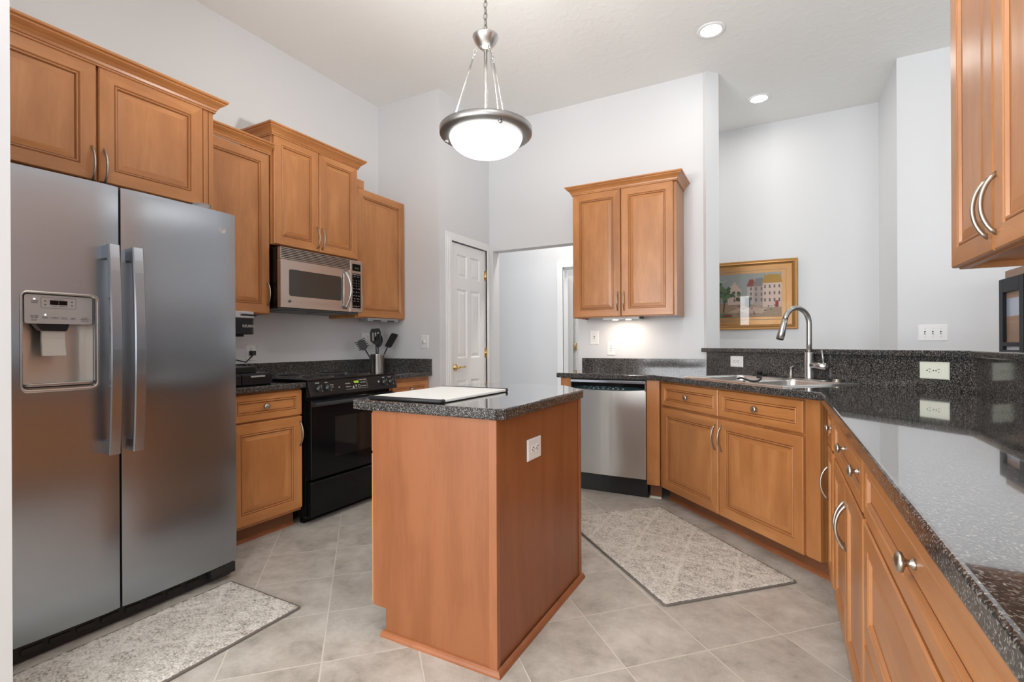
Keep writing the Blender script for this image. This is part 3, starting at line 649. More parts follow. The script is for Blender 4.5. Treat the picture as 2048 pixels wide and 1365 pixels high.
def fridge_handle(par, xc):
    b = MB(); n = 16; zs = [0.712+(1.528-0.712)*k/n for k in range(n+1)]; w2 = 0.0195; rows = []
    for k, z in enumerate(zs):
        a = -1+2*k/n; o = -0.030-0.052-0.020*(1-a*a)
        rows.append([(xc-w2, o+0.004, z), (xc-w2+0.004, o, z), (xc+w2-0.004, o, z), (xc+w2, o+0.004, z), (xc+w2, o+0.016, z), (xc-w2, o+0.016, z)])
    v = [p for r in rows for p in r]; f = [(i*6+k, i*6+(k+1) % 6, (i+1)*6+(k+1) % 6, (i+1)*6+k) for i in range(n) for k in range(6)]
    f += [tuple(range(6)), tuple(n*6+k for k in range(6))]; b.add(v, f)
    for z0, z1 in ((0.712, 0.762), (1.475, 1.528)): b.box(xc-w2+0.003, xc+w2-0.003, -0.075, bow(xc)+0.001, z0+0.002, z1-0.002)
    return b.build('handle', STEEL, par)
fridge_handle(dL, 0.372); fridge_handle(dR, 0.453)
# dispenser in the freezer door
b = MB(); o0 = rrect(0.120, 0.347, 0.968, 1.332, 0.022, 6); o1 = rrect(0.131, 0.331, 0.988, 1.322, 0.012, 6)
v = [(x, bow(x)-0.002, z) for x, z in o0]+[(x*0.97+0.03*0.232, bow(x)-0.006, z*0.97+0.03*1.15) for x, z in o0]+[(x, bow(x)+0.012, z) for x, z in o1]; n = len(o0)
b.add(v, [(i, (i+1) % n, n+(i+1) % n, n+i) for i in range(n)]+[(n+i, n+(i+1) % n, 2*n+(i+1) % n, 2*n+i) for i in range(n)], 0, True)
disp = b.build('dispenser_bezel', NICKEL, dL)
b = MB(); b.prism(rrect(0.133, 0.329, 1.216, 1.320, 0.008), -0.03, 0.006, 0, Matrix.Translation((0, -0.002, 0)) @ XZ)
cp = b.build('control_panel', SILVER, dL)
yy = -0.0082; b = MB()
b.text('WATER', 0.0065, (0.160, yy, 1.243), 0); b.text('FILTER', 0.0065, (0.160, yy, 1.237), 0); b.text('RESET', 0.006, (0.160, yy, 1.228), 0)
b.text('TURBO', 0.006, (0.160, yy, 1.297), 0); b.text('FREEZE', 0.006, (0.160, yy, 1.291), 0)
for s_, x in (('Water', 0.190), ('Crushed', 0.216), ('Cubed', 0.243), ('Light', 0.270)):
    b.text(s_, 0.0068, (x, yy, 1.239), 0); b.box(x-0.011, x+0.011, yy-0.0003, yy+0.0003, 1.2335, 1.2342)
b.text('LOCK', 0.0062, (0.305, yy, 1.241), 0); b.text('CONTROLS', 0.0056, (0.305, yy, 1.235), 0); b.text('Hold 3 sec', 0.0048, (0.305, yy, 1.229), 0)
b.text('Temperature', 0.0055, (0.2275, yy, 1.3055), 0); b.text('Freezer', 0.005, (0.2145, yy, 1.2815), 0); b.text('Refrigerator', 0.005, (0.241, yy, 1.2815), 0)
for x in (0.190, 0.267):
    b.add([(x-0.004, yy, 1.297), (x+0.004, yy, 1.297), (x, yy, 1.302)], [(0, 1, 2)]); b.add([(x-0.004, yy, 1.287), (x+0.004, yy, 1.287), (x, yy, 1.282)], [(0, 2, 1)])
fr0 = rrect(0.178, 0.279, 1.273, 1.312, 0.004); b.tube([(x, yy, z) for x, z in fr0], 0.0005, 4, 0, None, 1, (0, 1, 0), True)
b.build('legend', LEGENDD, cp)
b = MB(); b.box(0.203, 0.2275, yy-0.0006, yy, 1.286, 1.302); b.box(0.2285, 0.253, yy-0.0006, yy, 1.286, 1.302); b.build('display', BLACK, cp)
b = MB(); b.lathe([(0, 0), (0.0028, 0), (0.0026, 0.0006), (0, 0.0008)], 10, 0, Matrix.Translation((0.160, yy, 1.304)) @ XZ); b.lathe([(0, 0), (0.0028, 0), (0.0026, 0.0006), (0, 0.0008)], 10, 0, Matrix.Translation((0.190, yy, 1.2485)) @ XZ); b.build('indicator_led', LEDW, cp)
b = MB(); b.prism([(0.165, 1.216), (0.262, 1.216), (0.254, 1.19), (0.183, 1.19)], -0.045, 0.004, 0, XZ); b.build('chute', BLACKS, dL, 0.003)
b = MB(); v = []
for z, w2, y in ((1.192, 0.034, 0.004), (1.16, 0.034, 0.008), (1.10, 0.035, 0.0), (1.098, 0.034, 0.0)):
    v += [(0.218-w2, y-0.0, z), (0.218+w2, y, z), (0.218+w2, y+0.012, z), (0.218-w2, y+0.012, z)]
f = [(i*4+k, i*4+(k+1) % 4, i*4+4+(k+1) % 4, i*4+4+k) for i in range(3) for k in range(4)]+[(3, 2, 1, 0), (12, 13, 14, 15)]
b.add(v, f); b.build('paddle', simple('translucent_grey_paddle', (0.48, 0.46, 0.42), 0.3), dL, 0.002)
b = MB(); b.prism(rrect(0.131, 0.331, -0.025, 0.055, 0.012), 0.990, 1.000); b.build('drip_tray', NICKEL, dL, 0.002)
def badge(par, x, y, z, r, ring=NICKEL, face=NICKEL, ink=SLOT):
    b = MB(); T = Matrix.Translation((x, y, z)) @ XZ
    b.lathe([(0, 0), (r, 0), (r, 0.001), (r*0.9, 0.0022), (r*0.82, 0.0012), (0, 0.0012)], 24, 0, T)
    b.text('GE', r*1.05, (x, y-0.0014, z), 1)
    for a in range(4):
        p0 = a*PI/2+0.3; b.tube([(x+r*0.66*math.cos(p0+0.25*k), y-0.0016, z+r*0.66*math.sin(p0+0.25*k)) for k in range(4)], 0.0008, 5, 1)
    return b.build('logo_badge', [face, ink], par)
badge(dR, 0.842, bow(0.842), 1.684, 0.0165, face=SILVER, ink=NICKEL)
for x in (0.02, FW-0.09):
    b = MB(); b.box(x, x+0.07, 0.08, 0.19, 1.7555, 1.772); b.build('hinge_cover', BLACKM, fr, 0.005)
b = MB(); b.lathe([(0.0, 0), (0.034, 0), (0.039, 0.058), (0.041, 0.0595), (0.0375, 0.0595), (0.033, 0.003), (0, 0.003)], 28)
tag(b.build('plastic_container', CLEAR, loc=(-2.46, 1.395, 1.7555)), 'small clear plastic tub sitting on top of the refrigerator', 'container')

# ================================================================== MICROWAVE
mw = thing('microwave', 'stainless over the range microwave with bowed handle', 'microwave', (-2.8, 2.078, 1.378), LEFT)
MW, MH = 0.703, 0.390
b = MB(); b.box(0.0, MW, 0.03, 0.395, 0.0, MH); b.build('body', BLACK, mw, 0.003)
b = MB(); b.box(0.01, MW-0.01, 0.035, 0.39, -0.012, 0.0); b.box(0.06, 0.30, 0.05, 0.20, -0.016, -0.012); b.box(0.36, 0.60, 0.05, 0.20, -0.016, -0.012); b.build('bottom_vent', simple('grey_underside', (0.10, 0.11, 0.115), 0.4, 0.4), mw, 0.002)
DW_ = 0.582
b = MB(); b.box(0, DW_, 0.0, 0.03, 0.313, MH-0.003, 0)
b.build('grille_frame', STEELW, mw, 0.002)
b = MB()
for k in range(6): b.box(0.004, DW_-0.004, -0.0015, 0.001, 0.3195+k*0.0113, 0.3260+k*0.0113)
b.build('vent_grille', SLOT, mw)
b = MB(); ox = rrect(0.0, DW_, 0.0, 0.312, 0.002, 2); ix = rrect(0.062, 0.500, 0.075, 0.250, 0.016, 5)
b.box(0, DW_, 0.004, 0.03, 0, 0.311)
hole = rrect(0.062, 0.500, 0.075, 0.250, 0.016, 5); n = len(hole); cx_, cz_ = 0.281, 0.1625
out = []
for x, z in hole:
    dx, dz = x-cx_, z-cz_
    kx = (DW_-cx_ if dx > 0 else cx_)/max(abs(dx), 1e-9); kz = (0.311-cz_ if dz > 0 else cz_)/max(abs(dz), 1e-9); k = min(kx, kz); out.append((cx_+dx*k, cz_+dz*k))
b.add([(x, 0.0, z) for x, z in out]+[(x, 0.0, z) for x, z in hole]+[(x, 0.0025, z) for x, z in hole], [(i, (i+1) % n, n+(i+1) % n, n+i) for i in range(n)]+[(n+i, n+(i+1) % n, 2*n+(i+1) % n, 2*n+i) for i in range(n)])
for q in ((0, 0.0008, 0, 0.311), (DW_-0.0008, DW_, 0, 0.311)): b.box(q[0], q[1], 0, 0.005, q[2], q[3])
b.box(0, DW_, 0, 0.005, 0, 0.0008); b.box(0, DW_, 0, 0.005, 0.3102, 0.311)
md = b.build('door', STEELW, mw)
b = MB(); b.prism(hole, -0.0035, -0.0015, 0, XZ); b.build('window', MWGLASS, md)
b = MB(); pts = []; n = 18
for k in range(n+1):
    a = -1+2*k/n; pts.append((0.532+0.014*(1-a*a), -0.004-0.045*(1-a*a), 0.158+a*0.138))
b.tube(pts, 0.0095, 12, 0, None, 1.25, (1, 0, 0)); pts = [(0.520-0.012*(1-(-1+2*k/n)**2), -0.003-0.012*(1-(-1+2*k/n)**2), 0.158+(-1+2*k/n)*0.128) for k in range(n+1)]
b.tube(pts, 0.006, 10); b.build('handle', NICKEL, md)
badge(md, 0.070, 0.0, 0.042, 0.0095, face=SLOT, ink=SILVER)
b = MB(); b.box(DW_+0.002, MW, 0.0, 0.03, 0.0, MH-0.003); pn = b.build('control_panel', STEELW, mw, 0.003)
b = MB(); b.box(DW_+0.022, MW-0.018, -0.001, 0.001, 0.309, 0.361, 0); b.box(DW_+0.022, MW-0.018, -0.001, 0.001, 0.030, 0.290, 0); b.build('keypad', BLACK, pn)
b = MB(); xs = (DW_+0.035, DW_+0.060, DW_+0.086)
rows = [(0.281, 'POPCORN BEVERAGE REHEAT'), (0.266, 'COOK DEFROST'), (0.236, '1 2 3'), (0.216, '4 5 6'), (0.197, '7 8 9'), (0.176, 'TIME 0 POWER'), (0.150, 'ADD 30 SEC'), (0.122, 'CLOCK TIMER VENT'), (0.100, 'FAN SURFACE'), (0.082, 'LIGHT HIGH'), (0.044, 'START CLEAR OFF')]
for z, s_ in rows:
    w_ = s_.split()
    for k, q in enumerate(w_): b.text(q, 0.0105 if len(q) < 3 else 0.0062, (xs[k] if len(w_) == 3 else (xs[0]+xs[2])/2+(k-0.5)*0.034, -0.0013, z), 0)
b.build('legend', LEGEND, pn)
b = MB(); b.text('12:56', 0.02, (DW_+0.062, -0.0013, 0.330), 0); b.build('clock_digits', simple('dim_green_digits', (0.05, 0.09, 0.04), 0.4, emit=(0.12, 0.25, 0.08), es=0.3), pn)

# ================================================================== RANGE
rg = thing('range', 'black slide in electric range with green clock display', 'range', (-2.60, 2.112, 0), LEFT)
RW = 0.765
b = MB(); b.box(0, RW, 0.02, 0.575, 0.045, 0.895); b.box(0.02, RW-0.02, 0.06, 0.10, 0.0, 0.045); b.build('body', BLACK, rg, 0.003)
b = MB(); b.box(-0.012, RW+0.012, -0.018, 0.575, 0.905, 0.918); b.build('cooktop', simple('black_ceramic_glass', (0.008, 0.008, 0.009), 0.08), rg, 0.004, 3)
for x, y, r in ((0.20, 0.15, 0.105), (0.57, 0.15, 0.085), (0.20, 0.42, 0.085), (0.57, 0.42, 0.105)):
    b = MB(); b.lathe([(r-0.004, 0.9182), (r-0.001, 0.9195), (r+0.004, 0.9198), (r+0.007, 0.9182)], 40, 0, Matrix.Translation((x, y, 0)), cap=False)
    e = b.build('burner_ring', CHROME, rg)
    b = MB(); b.lathe([(r-0.02, 0.9182), (r-0.018, 0.924), (r-0.012, 0.924), (r-0.010, 0.9182)], 40, 0, Matrix.Translation((x, y, 0)), cap=False)
    b.lathe([(r-0.05, 0.9182), (r-0.048, 0.924), (r-0.042, 0.924), (r-0.040, 0.9182)], 40, 0, Matrix.Translation((x, y, 0)), cap=False); b.lathe([(0, 0.922), (0.02, 0.922), (0.022, 0.9182)], 24, 0, Matrix.Translation((x, y, 0)))
    b.build('burner_coil', BLACKM, rg)
# sloped control panel
PT = [(-0.012, -0.018, 0.905), (-0.012, -0.050, 0.812)]
slope = Matrix.Translation((0, -0.052, 0.815)) @ Matrix.Rotation(-math.atan2(0.032, 0.092), 4, 'X')
b = MB(); b.prism([(0.60, 0.905), (0.618, 0.905), (0.650, 0.815), (0.645, 0.806), (0.60, 0.806)], -0.010, RW+0.010, 0, Matrix(((0, 0, 1, 0), (-1, 0, 0, 0.60), (0, 1, 0, 0), (0, 0, 0, 1))))
pnl = b.build('control_panel', BLACKS, rg, 0.004, 3)
def onp(x, z, out=0.001): return slope @ Matrix.Translation((x, -out, z))
for x, z in ((0.060, 0.046), (0.130, 0.046), (0.650, 0.046), (0.715, 0.046)):
    b = MB(); b.lathe([(0, 0), (0.022, 0), (0.021, 0.004), (0.0165, 0.006), (0.0155, 0.020), (0.0, 0.021)], 24, 0, onp(x, z, 0) @ XZ)
    b.box(-0.0045, 0.0045, -0.027, -0.019, -0.0155, 0.0155, 0, onp(x, z, 0)); b.box(-0.0008, 0.0008, -0.0275, -0.027, 0.004, 0.0145, 1, onp(x, z, 0))
    b.build('burner_knob', [simple('knob_black', (0.03, 0.032, 0.035), 0.2), LEGEND], pnl)
b = MB()
for x, s_ in ((0.055, 'FRONT'), (0.125, 'REAR'), (0.648, 'REAR'), (0.712, 'FRONT')): b.text(s_, 0.010, (0, 0, 0), 0, M=onp(x, 0.080)); b.text('HI', 0.008, (0, 0, 0), 0, M=onp(x+0.028, 0.026))
for x, z, s_ in ((0.290, 0.060, 'BAKE'), (0.313, 0.060, 'BROIL'), (0.290, 0.038, 'TIMER'), (0.313, 0.038, 'CLOCK'), (0.432, 0.078, 'AUTOMATIC OVEN'), (0.425, 0.060, 'COOK'), (0.452, 0.060, 'DELAY'), (0.428, 0.034, 'CLEAN'), (0.455, 0.034, 'LIGHT'), (0.168, 0.060, 'OVEN'), (0.168, 0.045, 'HOT')):
    b.text(s_, 0.0085, (0, 0, 0), 0, M=onp(x, z))
T = onp(0.345, 0.034); b.add([(-0.009, 0, -0.008), (0.009, 0, -0.008), (0, 0, 0.010)], [(0, 1, 2)], 0, False, T)
T = onp(0.370, 0.036); b.add([(-0.007, 0, 0.010), (0.007, 0, 0.010), (0, 0, -0.010)], [(0, 2, 1)], 0, False, T)
b.tube([(0.010*math.cos(2*PI*k/16), 0, 0.010*math.sin(2*PI*k/16)) for k in range(16)], 0.0012, 4, 0, onp(0.398, 0.036), 1, (0, 1, 0), True)
T = onp(0.592, 0.050); b.add([(-0.010, 0, 0.008), (0.010, 0, 0.008), (0, 0, -0.009)], [(0, 2, 1)], 0, False, T)
b.tube([(0.278, 0, 0.020), (0.475, 0, 0.020), (0.475, 0, 0.086)], 0.0008, 4, 0, onp(0, 0), 1, (0, 1, 0))
b.build('legend', LEGEND, pnl)
b = MB(); b.lathe([(0, 0), (0.006, 0), (0.005, 0.003), (0, 0.004)], 14, 0, onp(0.222, 0.040) @ XZ); b.build('indicator_lens', simple('pink_indicator', (0.45, 0.25, 0.25), 0.3), pnl)
b = MB(); b.box(0.328, 0.412, -0.0005, 0, 0.052, 0.080, 0, onp(0, 0)); b.build('display', GLASSB, pnl)
b = MB(); b.text('12:52', 0.020, (0, 0, 0), 0, M=onp(0.378, 0.066, 0.0014)); b.build('clock_digits', GREEN, pnl)
b = MB(); b.box(0.012, RW-0.012, -0.022, 0.02, 0.285, 0.785); od = b.build('oven_door', BLACK, rg, 0.005, 3)
b = MB(); b.box(0.20, RW-0.20, -0.0235, -0.0215, 0.40, 0.66); b.build('oven_window', GLASSB, od)
b = MB(); b.prism([(0.0, 0.0), (0.034, 0.004), (0.040, 0.012), (0.036, 0.030), (0.0, 0.040)], 0.012, RW-0.012, 0, Matrix(((0, 0, 1, 0), (-1, 0, 0, -0.022), (0, 1, 0, 0.742), (0, 0, 0, 1)))); b.build('handle', simple('satin_black_handle', (0.018, 0.02, 0.026), 0.22), od, 0.003)
b = MB(); b.box(0.012, RW-0.012, -0.018, 0.02, 0.050, 0.268); b.box(0.014, RW-0.014, -0.026, -0.018, 0.255, 0.268); b.build('storage_drawer', BLACK, rg, 0.004, 3)

# ================================================================== DISHWASHER
dw = thing('dishwasher', 'stainless dishwasher with recessed dark control strip', 'dishwasher', (-1.436, 3.61, 0), BACK)
DWW = 0.582
b = MB(); b.box(0.005, DWW-0.005, 0.05, 0.55, 0.10, 0.862); b.build('tub', BLACKM, dw)
b = MB(); b.box(0.0, DWW, 0.055, 0.075, 0.0, 0.145); b.build('kick_plate', BLACKM, dw)
b = MB(); n = 12; top = []
for k in range(n+1): x = DWW*k/n; a = -1+2*k/n; top.append((x, 0.780+0.012*a*a))
def dbow(x): a = -1+2*x/DWW; return -0.006*(1-a*a)
v = [(x, dbow(x), 0.145) for x, z in top]+[(x, dbow(x), z) for x, z in top]+[(x, 0.05, z) for x, z in top]+[(x, 0.05, 0.145) for x, z in top]
m_ = n+1; f = [(i, i+1, m_+i+1, m_+i) for i in range(n)]+[(m_+i, m_+i+1, 2*m_+i+1, 2*m_+i) for i in range(n)]+[(3*m_+i, 3*m_+i+1, i+1, i) for i in range(n)]+[(0, m_, 2*m_, 3*m_), (n, 3*m_+n, 2*m_+n, m_+n)]
b.add(v, f); dd = b.build('door', STEELV, dw)
b = MB(); b.box(0, DWW, -0.004, 0.05, 0.836, 0.858); b.box(0, 0.008, -0.002, 0.05, 0.78, 0.836); b.box(DWW-0.008, DWW, -0.002, 0.05, 0.78, 0.836); b.build('top_trim', STEEL, dd, 0.004)
b = MB(); b.box(0.008, DWW-0.008, 0.035, 0.05, 0.770, 0.836); b.build('handle_pocket', BLACK, dd)
b = MB(); v = []
xs_ = [0.02+(DWW-0.04)*k/n for k in range(n+1)]
for x in xs_: a = -1+2*(x-0.02)/(DWW-0.04); v.append((x, 0.003, 0.780+0.012*a*a))
for x in xs_: a = -1+2*(x-0.02)/(DWW-0.04); v.append((x, 0.028, 0.800+0.010*(1-abs(a)**6)))
b.add(v, [(i, i+1, m_+i+1, m_+i) for i in range(n)]); cst = b.build('control_strip', TEAL, dd)
b = MB()
for k in range(9):
    x = 0.11+k*0.038; T = Matrix.Translation((x, 0.0125, 0.7935)) @ Matrix.Rotation(-0.85, 4, 'X')
    if k % 2: b.add([(-0.007, 0, -0.006), (0.007, 0, -0.006), (0, 0, 0.007)], [(0, 1, 2)], 0, False, T)
    else: b.box(-0.006, 0.006, -0.0005, 0.0005, -0.005, 0.005, 0, T)
for k, s_ in enumerate(('NORMAL', 'POTS', 'RINSE', 'SANITIZE', 'DRY', 'START')): b.text(s_, 0.008, (0, 0, 0), 0, M=Matrix.Translation((0.11+k*0.05, 0.0215, 0.8035)) @ Matrix.Rotation(-0.85, 4, 'X'))
b.build('legend', simple('pale_blue_legend', (0.30, 0.38, 0.42), 0.5), cst)

# ================================================================== SINK AND FAUCET (local: x along the front edge to the right, y to the back)
ox_, oy_ = dg(SINK_P0, SINK_S0)
SW_, SD_ = (SINK_P1-SINK_P0)*S2, (SINK_S1-SINK_S0)*S2
sk = thing('kitchen_sink', 'stainless double bowl drop in sink set across the corner', 'sink', (ox_, oy_, ZT), DIAG)
b = MB(); DECK = SD_-0.075
ring = [(0, 0.0005), (0.004, 0.005), (0.014, 0.005)]
def bowlcell(x0, x1, y0, y1, hx0, hx1, hy0, hy1, depth):
    h = rrect(hx0, hx1, hy0, hy1, 0.05, 5); n = len(h); cx, cy = (hx0+hx1)/2, (hy0+hy1)/2; o = []
    for x, y in h:
        dx, dy = x-cx, y-cy
        kx = ((x1-cx) if dx > 0 else (cx-x0))/max(abs(dx), 1e-9); ky = ((y1-cy) if dy > 0 else (cy-y0))/max(abs(dy), 1e-9); k = min(kx, ky); o.append((cx+dx*k, cy+dy*k))
    v = [(x, y, 0.0075) for x, y in o]+[(x, y, 0.0065) for x, y in h]+[(cx+(x-cx)*0.975, cy+(y-cy)*0.975, -0.004) for x, y in h]+[(cx+(x-cx)*0.93, cy+(y-cy)*0.93, -depth+0.02) for x, y in h]+[(cx+(x-cx)*0.82, cy+(y-cy)*0.82, -depth) for x, y in h]
    f = [(j*n+i, j*n+(i+1) % n, (j+1)*n+(i+1) % n, (j+1)*n+i) for j in range(4) for i in range(n)]+[tuple(4*n+i for i in range(n))]
    b.add(v, f, 0, True)
xm = 0.43
bowlcell(0.006, xm, 0.006, DECK, 0.03, xm-0.014, 0.03, DECK-0.012, 0.20)
bowlcell(xm, SW_-0.006, 0.006, DECK, xm+0.014, SW_-0.03, 0.03, DECK-0.012, 0.17)
b.add([(0.006, DECK, 0.0075), (SW_-0.006, DECK, 0.0075), (SW_-0.006, SD_-0.006, 0.0075), (0.006, SD_-0.006, 0.0075)], [(0, 1, 2, 3)])
oo = [(0, 0), (SW_, 0), (SW_, SD_), (0, SD_)]; ii = [(0.006, 0.006), (SW_-0.006, 0.006), (SW_-0.006, SD_-0.006), (0.006, SD_-0.006)]
b.add([(x, y, 0.0008) for x, y in oo]+[(x, y, 0.0075) for x, y in ii], [(i, (i+1) % 4, 4+(i+1) % 4, 4+i) for i in range(4)])
b.build('basin', simple('satin_sink_steel', (0.74, 0.73, 0.72), 0.3, 1.0), sk)
for x, z in ((0.215, -0.198), (0.62, -0.168)):
    b = MB(); b.lathe([(0, 0.001), (0.03, 0.001), (0.042, 0.004), (0.044, 0.0)], 20, 0, Matrix.Translation((x, DECK/2, z))); b.build('drain', CHROME, sk)
def onsink(x, y): return (ox_+S2*(x+y), oy_+S2*(-x+y))
def sinkpos(px_, s): return px_
DY = SD_-0.038
# along-front coordinate of deck fittings
fx, fy = onsink(0.525, DY)
fa = thing('faucet', 'brushed nickel gooseneck pull down faucet on the sink deck', 'faucet', (fx, fy, ZT+0.0078), DIAG)
b = MB(); b.prism(rrect(-0.125, 0.125, -0.029, 0.029, 0.028), 0, 0.006); b.build('deck_plate', NICKEL, fa, 0.002)
b = MB(); b.lathe([(0, 0.004), (0.026, 0.004), (0.0245, 0.012), (0.0235, 0.16), (0.0225, 0.163), (0, 0.163)], 28); b.build('base', NICKEL, fa)
b = MB(); R_ = 0.090; H_ = 0.335; pts = [(0, 0, 0.158), (0, 0, 0.22), (0, 0, 0.28), (0, 0, H_)]
for k in range(1, 15):
    a = PI*0.93*k/14; pts.append((0, -R_+R_*math.cos(a), H_+R_*math.sin(a)*1.0))
p = Vector(pts[-1]); q = (Vector(pts[-1])-Vector(pts[-2])).normalized()
b.tube(pts, 0.0150, 16, 0, None, 1, (1, 0, 0)); b.build('spout', NICKEL, fa)
b = MB(); e0 = p+q*0.0; e1 = p+q*0.025; e2 = p+q*0.095; e3 = p+q*0.118
b.tube([e0, e1, e2, e2+q*0.001, e3], [0.0160, 0.0170, 0.0215, 0.0208, 0.0212], 18, 0, None, 1, (1, 0, 0)); b.tube([e3-q*0.002, e3+q*0.003], [0.0185, 0.0185], 18, 1, None, 1, (1, 0, 0)); b.build('spray_head', [NICKEL, BLACKM], fa)
b = MB(); b.cyl((0.018, 0, 0.088), (0.115, 0, 0.082), 0.0195, 0.0205, 20); b.cyl((0.115, 0, 0.082), (0.118, 0, 0.0818), 0.018, 0.016, 20); b.build('valve_body', NICKEL, fa)
b = MB(); b.cyl((0.098, 0, 0.098), (0.080, 0.004, 0.178), 0.0052, 0.0058, 12); b.build('lever', NICKEL, fa)
sx, sy = onsink(0.395, DY)
so = thing('soap_dispenser', 'small nickel soap dispenser pump left of the faucet', 'soap dispenser', (sx, sy, ZT+0.0078), DIAG)
b = MB(); b.lathe([(0, 0), (0.019, 0), (0.019, 0.004), (0.010, 0.008), (0.0095, 0.035), (0.006, 0.045), (0.0055, 0.062), (0.008, 0.066), (0.006, 0.072), (0, 0.073)], 20); b.build('pump', NICKEL, so)
b = MB(); b.tube([(0, 0, 0.068), (0.0, 0.028, 0.079), (0.0, 0.060, 0.092)], [0.0045, 0.0042, 0.004], 10); b.build('spout', NICKEL, so)
hx, hy = onsink(0.705, DY)
b = MB(); b.lathe([(0, 0), (0.024, 0), (0.024, 0.006), (0.020, 0.007), (0.020, 0.011), (0.022, 0.012), (0.021, 0.016), (0, 0.017)], 22)
tag(b.build('sink_hole_cover', CHROME, loc=(hx, hy, ZT+0.0078)), 'round chrome button on sink deck right of faucet', 'sink fitting')
sx, sy = onsink(0.12, SD_-0.02)
st = thing('sink_stopper', 'black rubber sink stopper on the rear sink rim', 'sink stopper', (sx, sy, ZT+0.0078))
b = MB(); b.lathe([(0, 0), (0.042, 0), (0.044, 0.004), (0.038, 0.008), (0, 0.009)], 28); b.build('disc', BLACKM, st)
b = MB(); b.lathe([(0.016, 0.008), (0.014, 0.022), (0.020, 0.026), (0.018, 0.030), (0, 0.031)], 20); b.build('grip', BLACKM, st)
sx, sy = onsink(0.47, 0.10)
b = MB(); pts = [(-0.075, -0.015, 0.012), (-0.05, -0.010, 0.018), (-0.02, 0.0, 0.010), (0.01, 0.005, 0.004), (0.045, 0.006, 0.005), (0.062, 0.02, 0.014), (0.055, 0.035, 0.026), (0.028, 0.03, 0.027)]
fine = []
for i in range(len(pts)-1):
    for k in range(4):
        t_ = k/4; p0 = Vector(pts[max(i-1, 0)]); p1 = Vector(pts[i]); p2 = Vector(pts[i+1]); p3 = Vector(pts[min(i+2, len(pts)-1)])
        fine.append(0.5*((2*p1)+(p2-p0)*t_+(2*p0-5*p1+4*p2-p3)*t_*t_+(3*p1-p0-3*p2+p3)*t_**3))
fine.append(Vector(pts[-1])); b.tube(fine, 0.0055, 10)
o = b.build('rubber_strap', BLACKM, loc=(sx, sy, ZT+0.003)); o.rotation_euler = (0, 0, DIAG); tag(o, 'black curled rubber strap lying over the sink divider', 'strap')

# ================================================================== COUNTER ITEMS, LEFT
dr = thing('pod_drawer', 'low black coffee pod drawer under the coffee maker', 'storage drawer', (-2.655, 1.525, ZL), LEFT)
b = MB(); b.box(0.0, 0.395, 0.012, 0.33, 0.0, 0.070); b.build('case', BLACKS, dr, 0.008, 3)
for x0 in (0.006, 0.2):
    b = MB(); b.box(x0, x0+0.189, 0.0, 0.014, 0.006, 0.062); q_ = b.build('drawer', BLACKS, dr, 0.004)
    b = MB(); b.box(x0+0.05, x0+0.14, -0.003, 0.001, 0.046, 0.056); b.build('handle', SILVER, q_, 0.002)
cm = thing('coffee_maker', 'slim black pod coffee maker with silver lid band', 'coffee maker', (-2.70, 1.69, ZL+0.0705), LEFT)
b = MB(); b.prism(rrect(0.0, 0.165, 0.0, 0.29, 0.03), 0, 0.035); b.build('base', BLACKS, cm, 0.004)
b = MB(); b.prism(rrect(0.01, 0.115, 0.13, 0.29, 0.02), 0.03, 0.23); b.build('column', BLACKM, cm, 0.003)
b = MB(); b.prism(rrect(0.0, 0.165, 0.02, 0.29, 0.035), 0.225, 0.318); b.box(0.05, 0.115, 0.06, 0.12, 0.212, 0.226); hd = b.build('brew_head', BLACKS, cm, 0.003)
b = MB(); b.text('KEURIG', 0.0215, (0.116, 0.0185, 0.272), 0); b.build('brand_lettering', LEGEND, hd)
b = MB(); b.prism(rrect(-0.002, 0.167, 0.018, 0.292, 0.036), 0.318, 0.358); b.build('lid_band', NICKEL, cm, 0.004)
b = MB(); b.tube([(0.075, 0.010, 0.338), (0.10, 0.007, 0.338), (0.16, 0.012, 0.336)], 0.005, 8); b.build('lid_handle', BLACKM, cm)
b = MB(); IM = (Matrix.Translation((-2.70, 1.69, ZL+0.0705)) @ Matrix.Rotation(LEFT, 4, 'Z')).inverted() @ Matrix.Translation((-3.19, 2.10, 1.06)) @ Matrix.Rotation(LEFT, 4, 'Z')
b.box(0.022, 0.050, -0.035, -0.004, 0.005, 0.035, 0, IM)
b.tube([(0.030, -0.034, 0.010), (0.0, -0.05, -0.01), (-0.04, -0.06, -0.040), (-0.12, -0.06, -0.02), (-0.20, -0.10, 0.0), (-0.28, -0.16, 0.03)], 0.004, 8, 0, IM)
b.build('power_cord', BLACKM, cm)

cr = (-2.955, 3.10)
ck = thing('utensil_crock', 'brushed steel utensil crock on the corner counter', 'utensil holder', (cr[0], cr[1], ZL))
b = MB(); b.lathe([(0, 0.004), (0, 0.0), (0.056, 0.0), (0.058, 0.003), (0.058, 0.148), (0.060, 0.152), (0.0565, 0.152), (0.055, 0.006), (0, 0.006)], 36, cap=False); b.build('body', STEELV, ck)
def utensil(nm, lab, base_, tip, head, group='black kitchen utensils in the crock'):
    base_, tip = Vector(base_), Vector(tip); t = thing(nm, lab, 'utensil', (cr[0]+base_.x, cr[1]+base_.y, ZL+0.01), 0, group)
    d = tip-base_; L = d.length; zv = d.normalized(); fc = Matrix.Rotation(AZ, 3, 'Z') @ Vector((-0.69, 0.72, 0)); yv = (fc-zv*fc.dot(zv)).normalized(); xv = yv.cross(zv)
    q = Matrix((xv, yv, zv)).transposed().to_4x4()
    b = MB(); b.tube([(0, 0, 0), (0, 0, L*0.5), (0, 0, L)], [0.007, 0.006, 0.005], 10, 0, q); b.build('handle', BLACKM, t)
    b = MB(); head(b, q @ Matrix.Translation((0, 0, L)) @ Matrix.Scale(1.3, 4)); b.build('head', BLACKM, t, 0.0015)
    return t
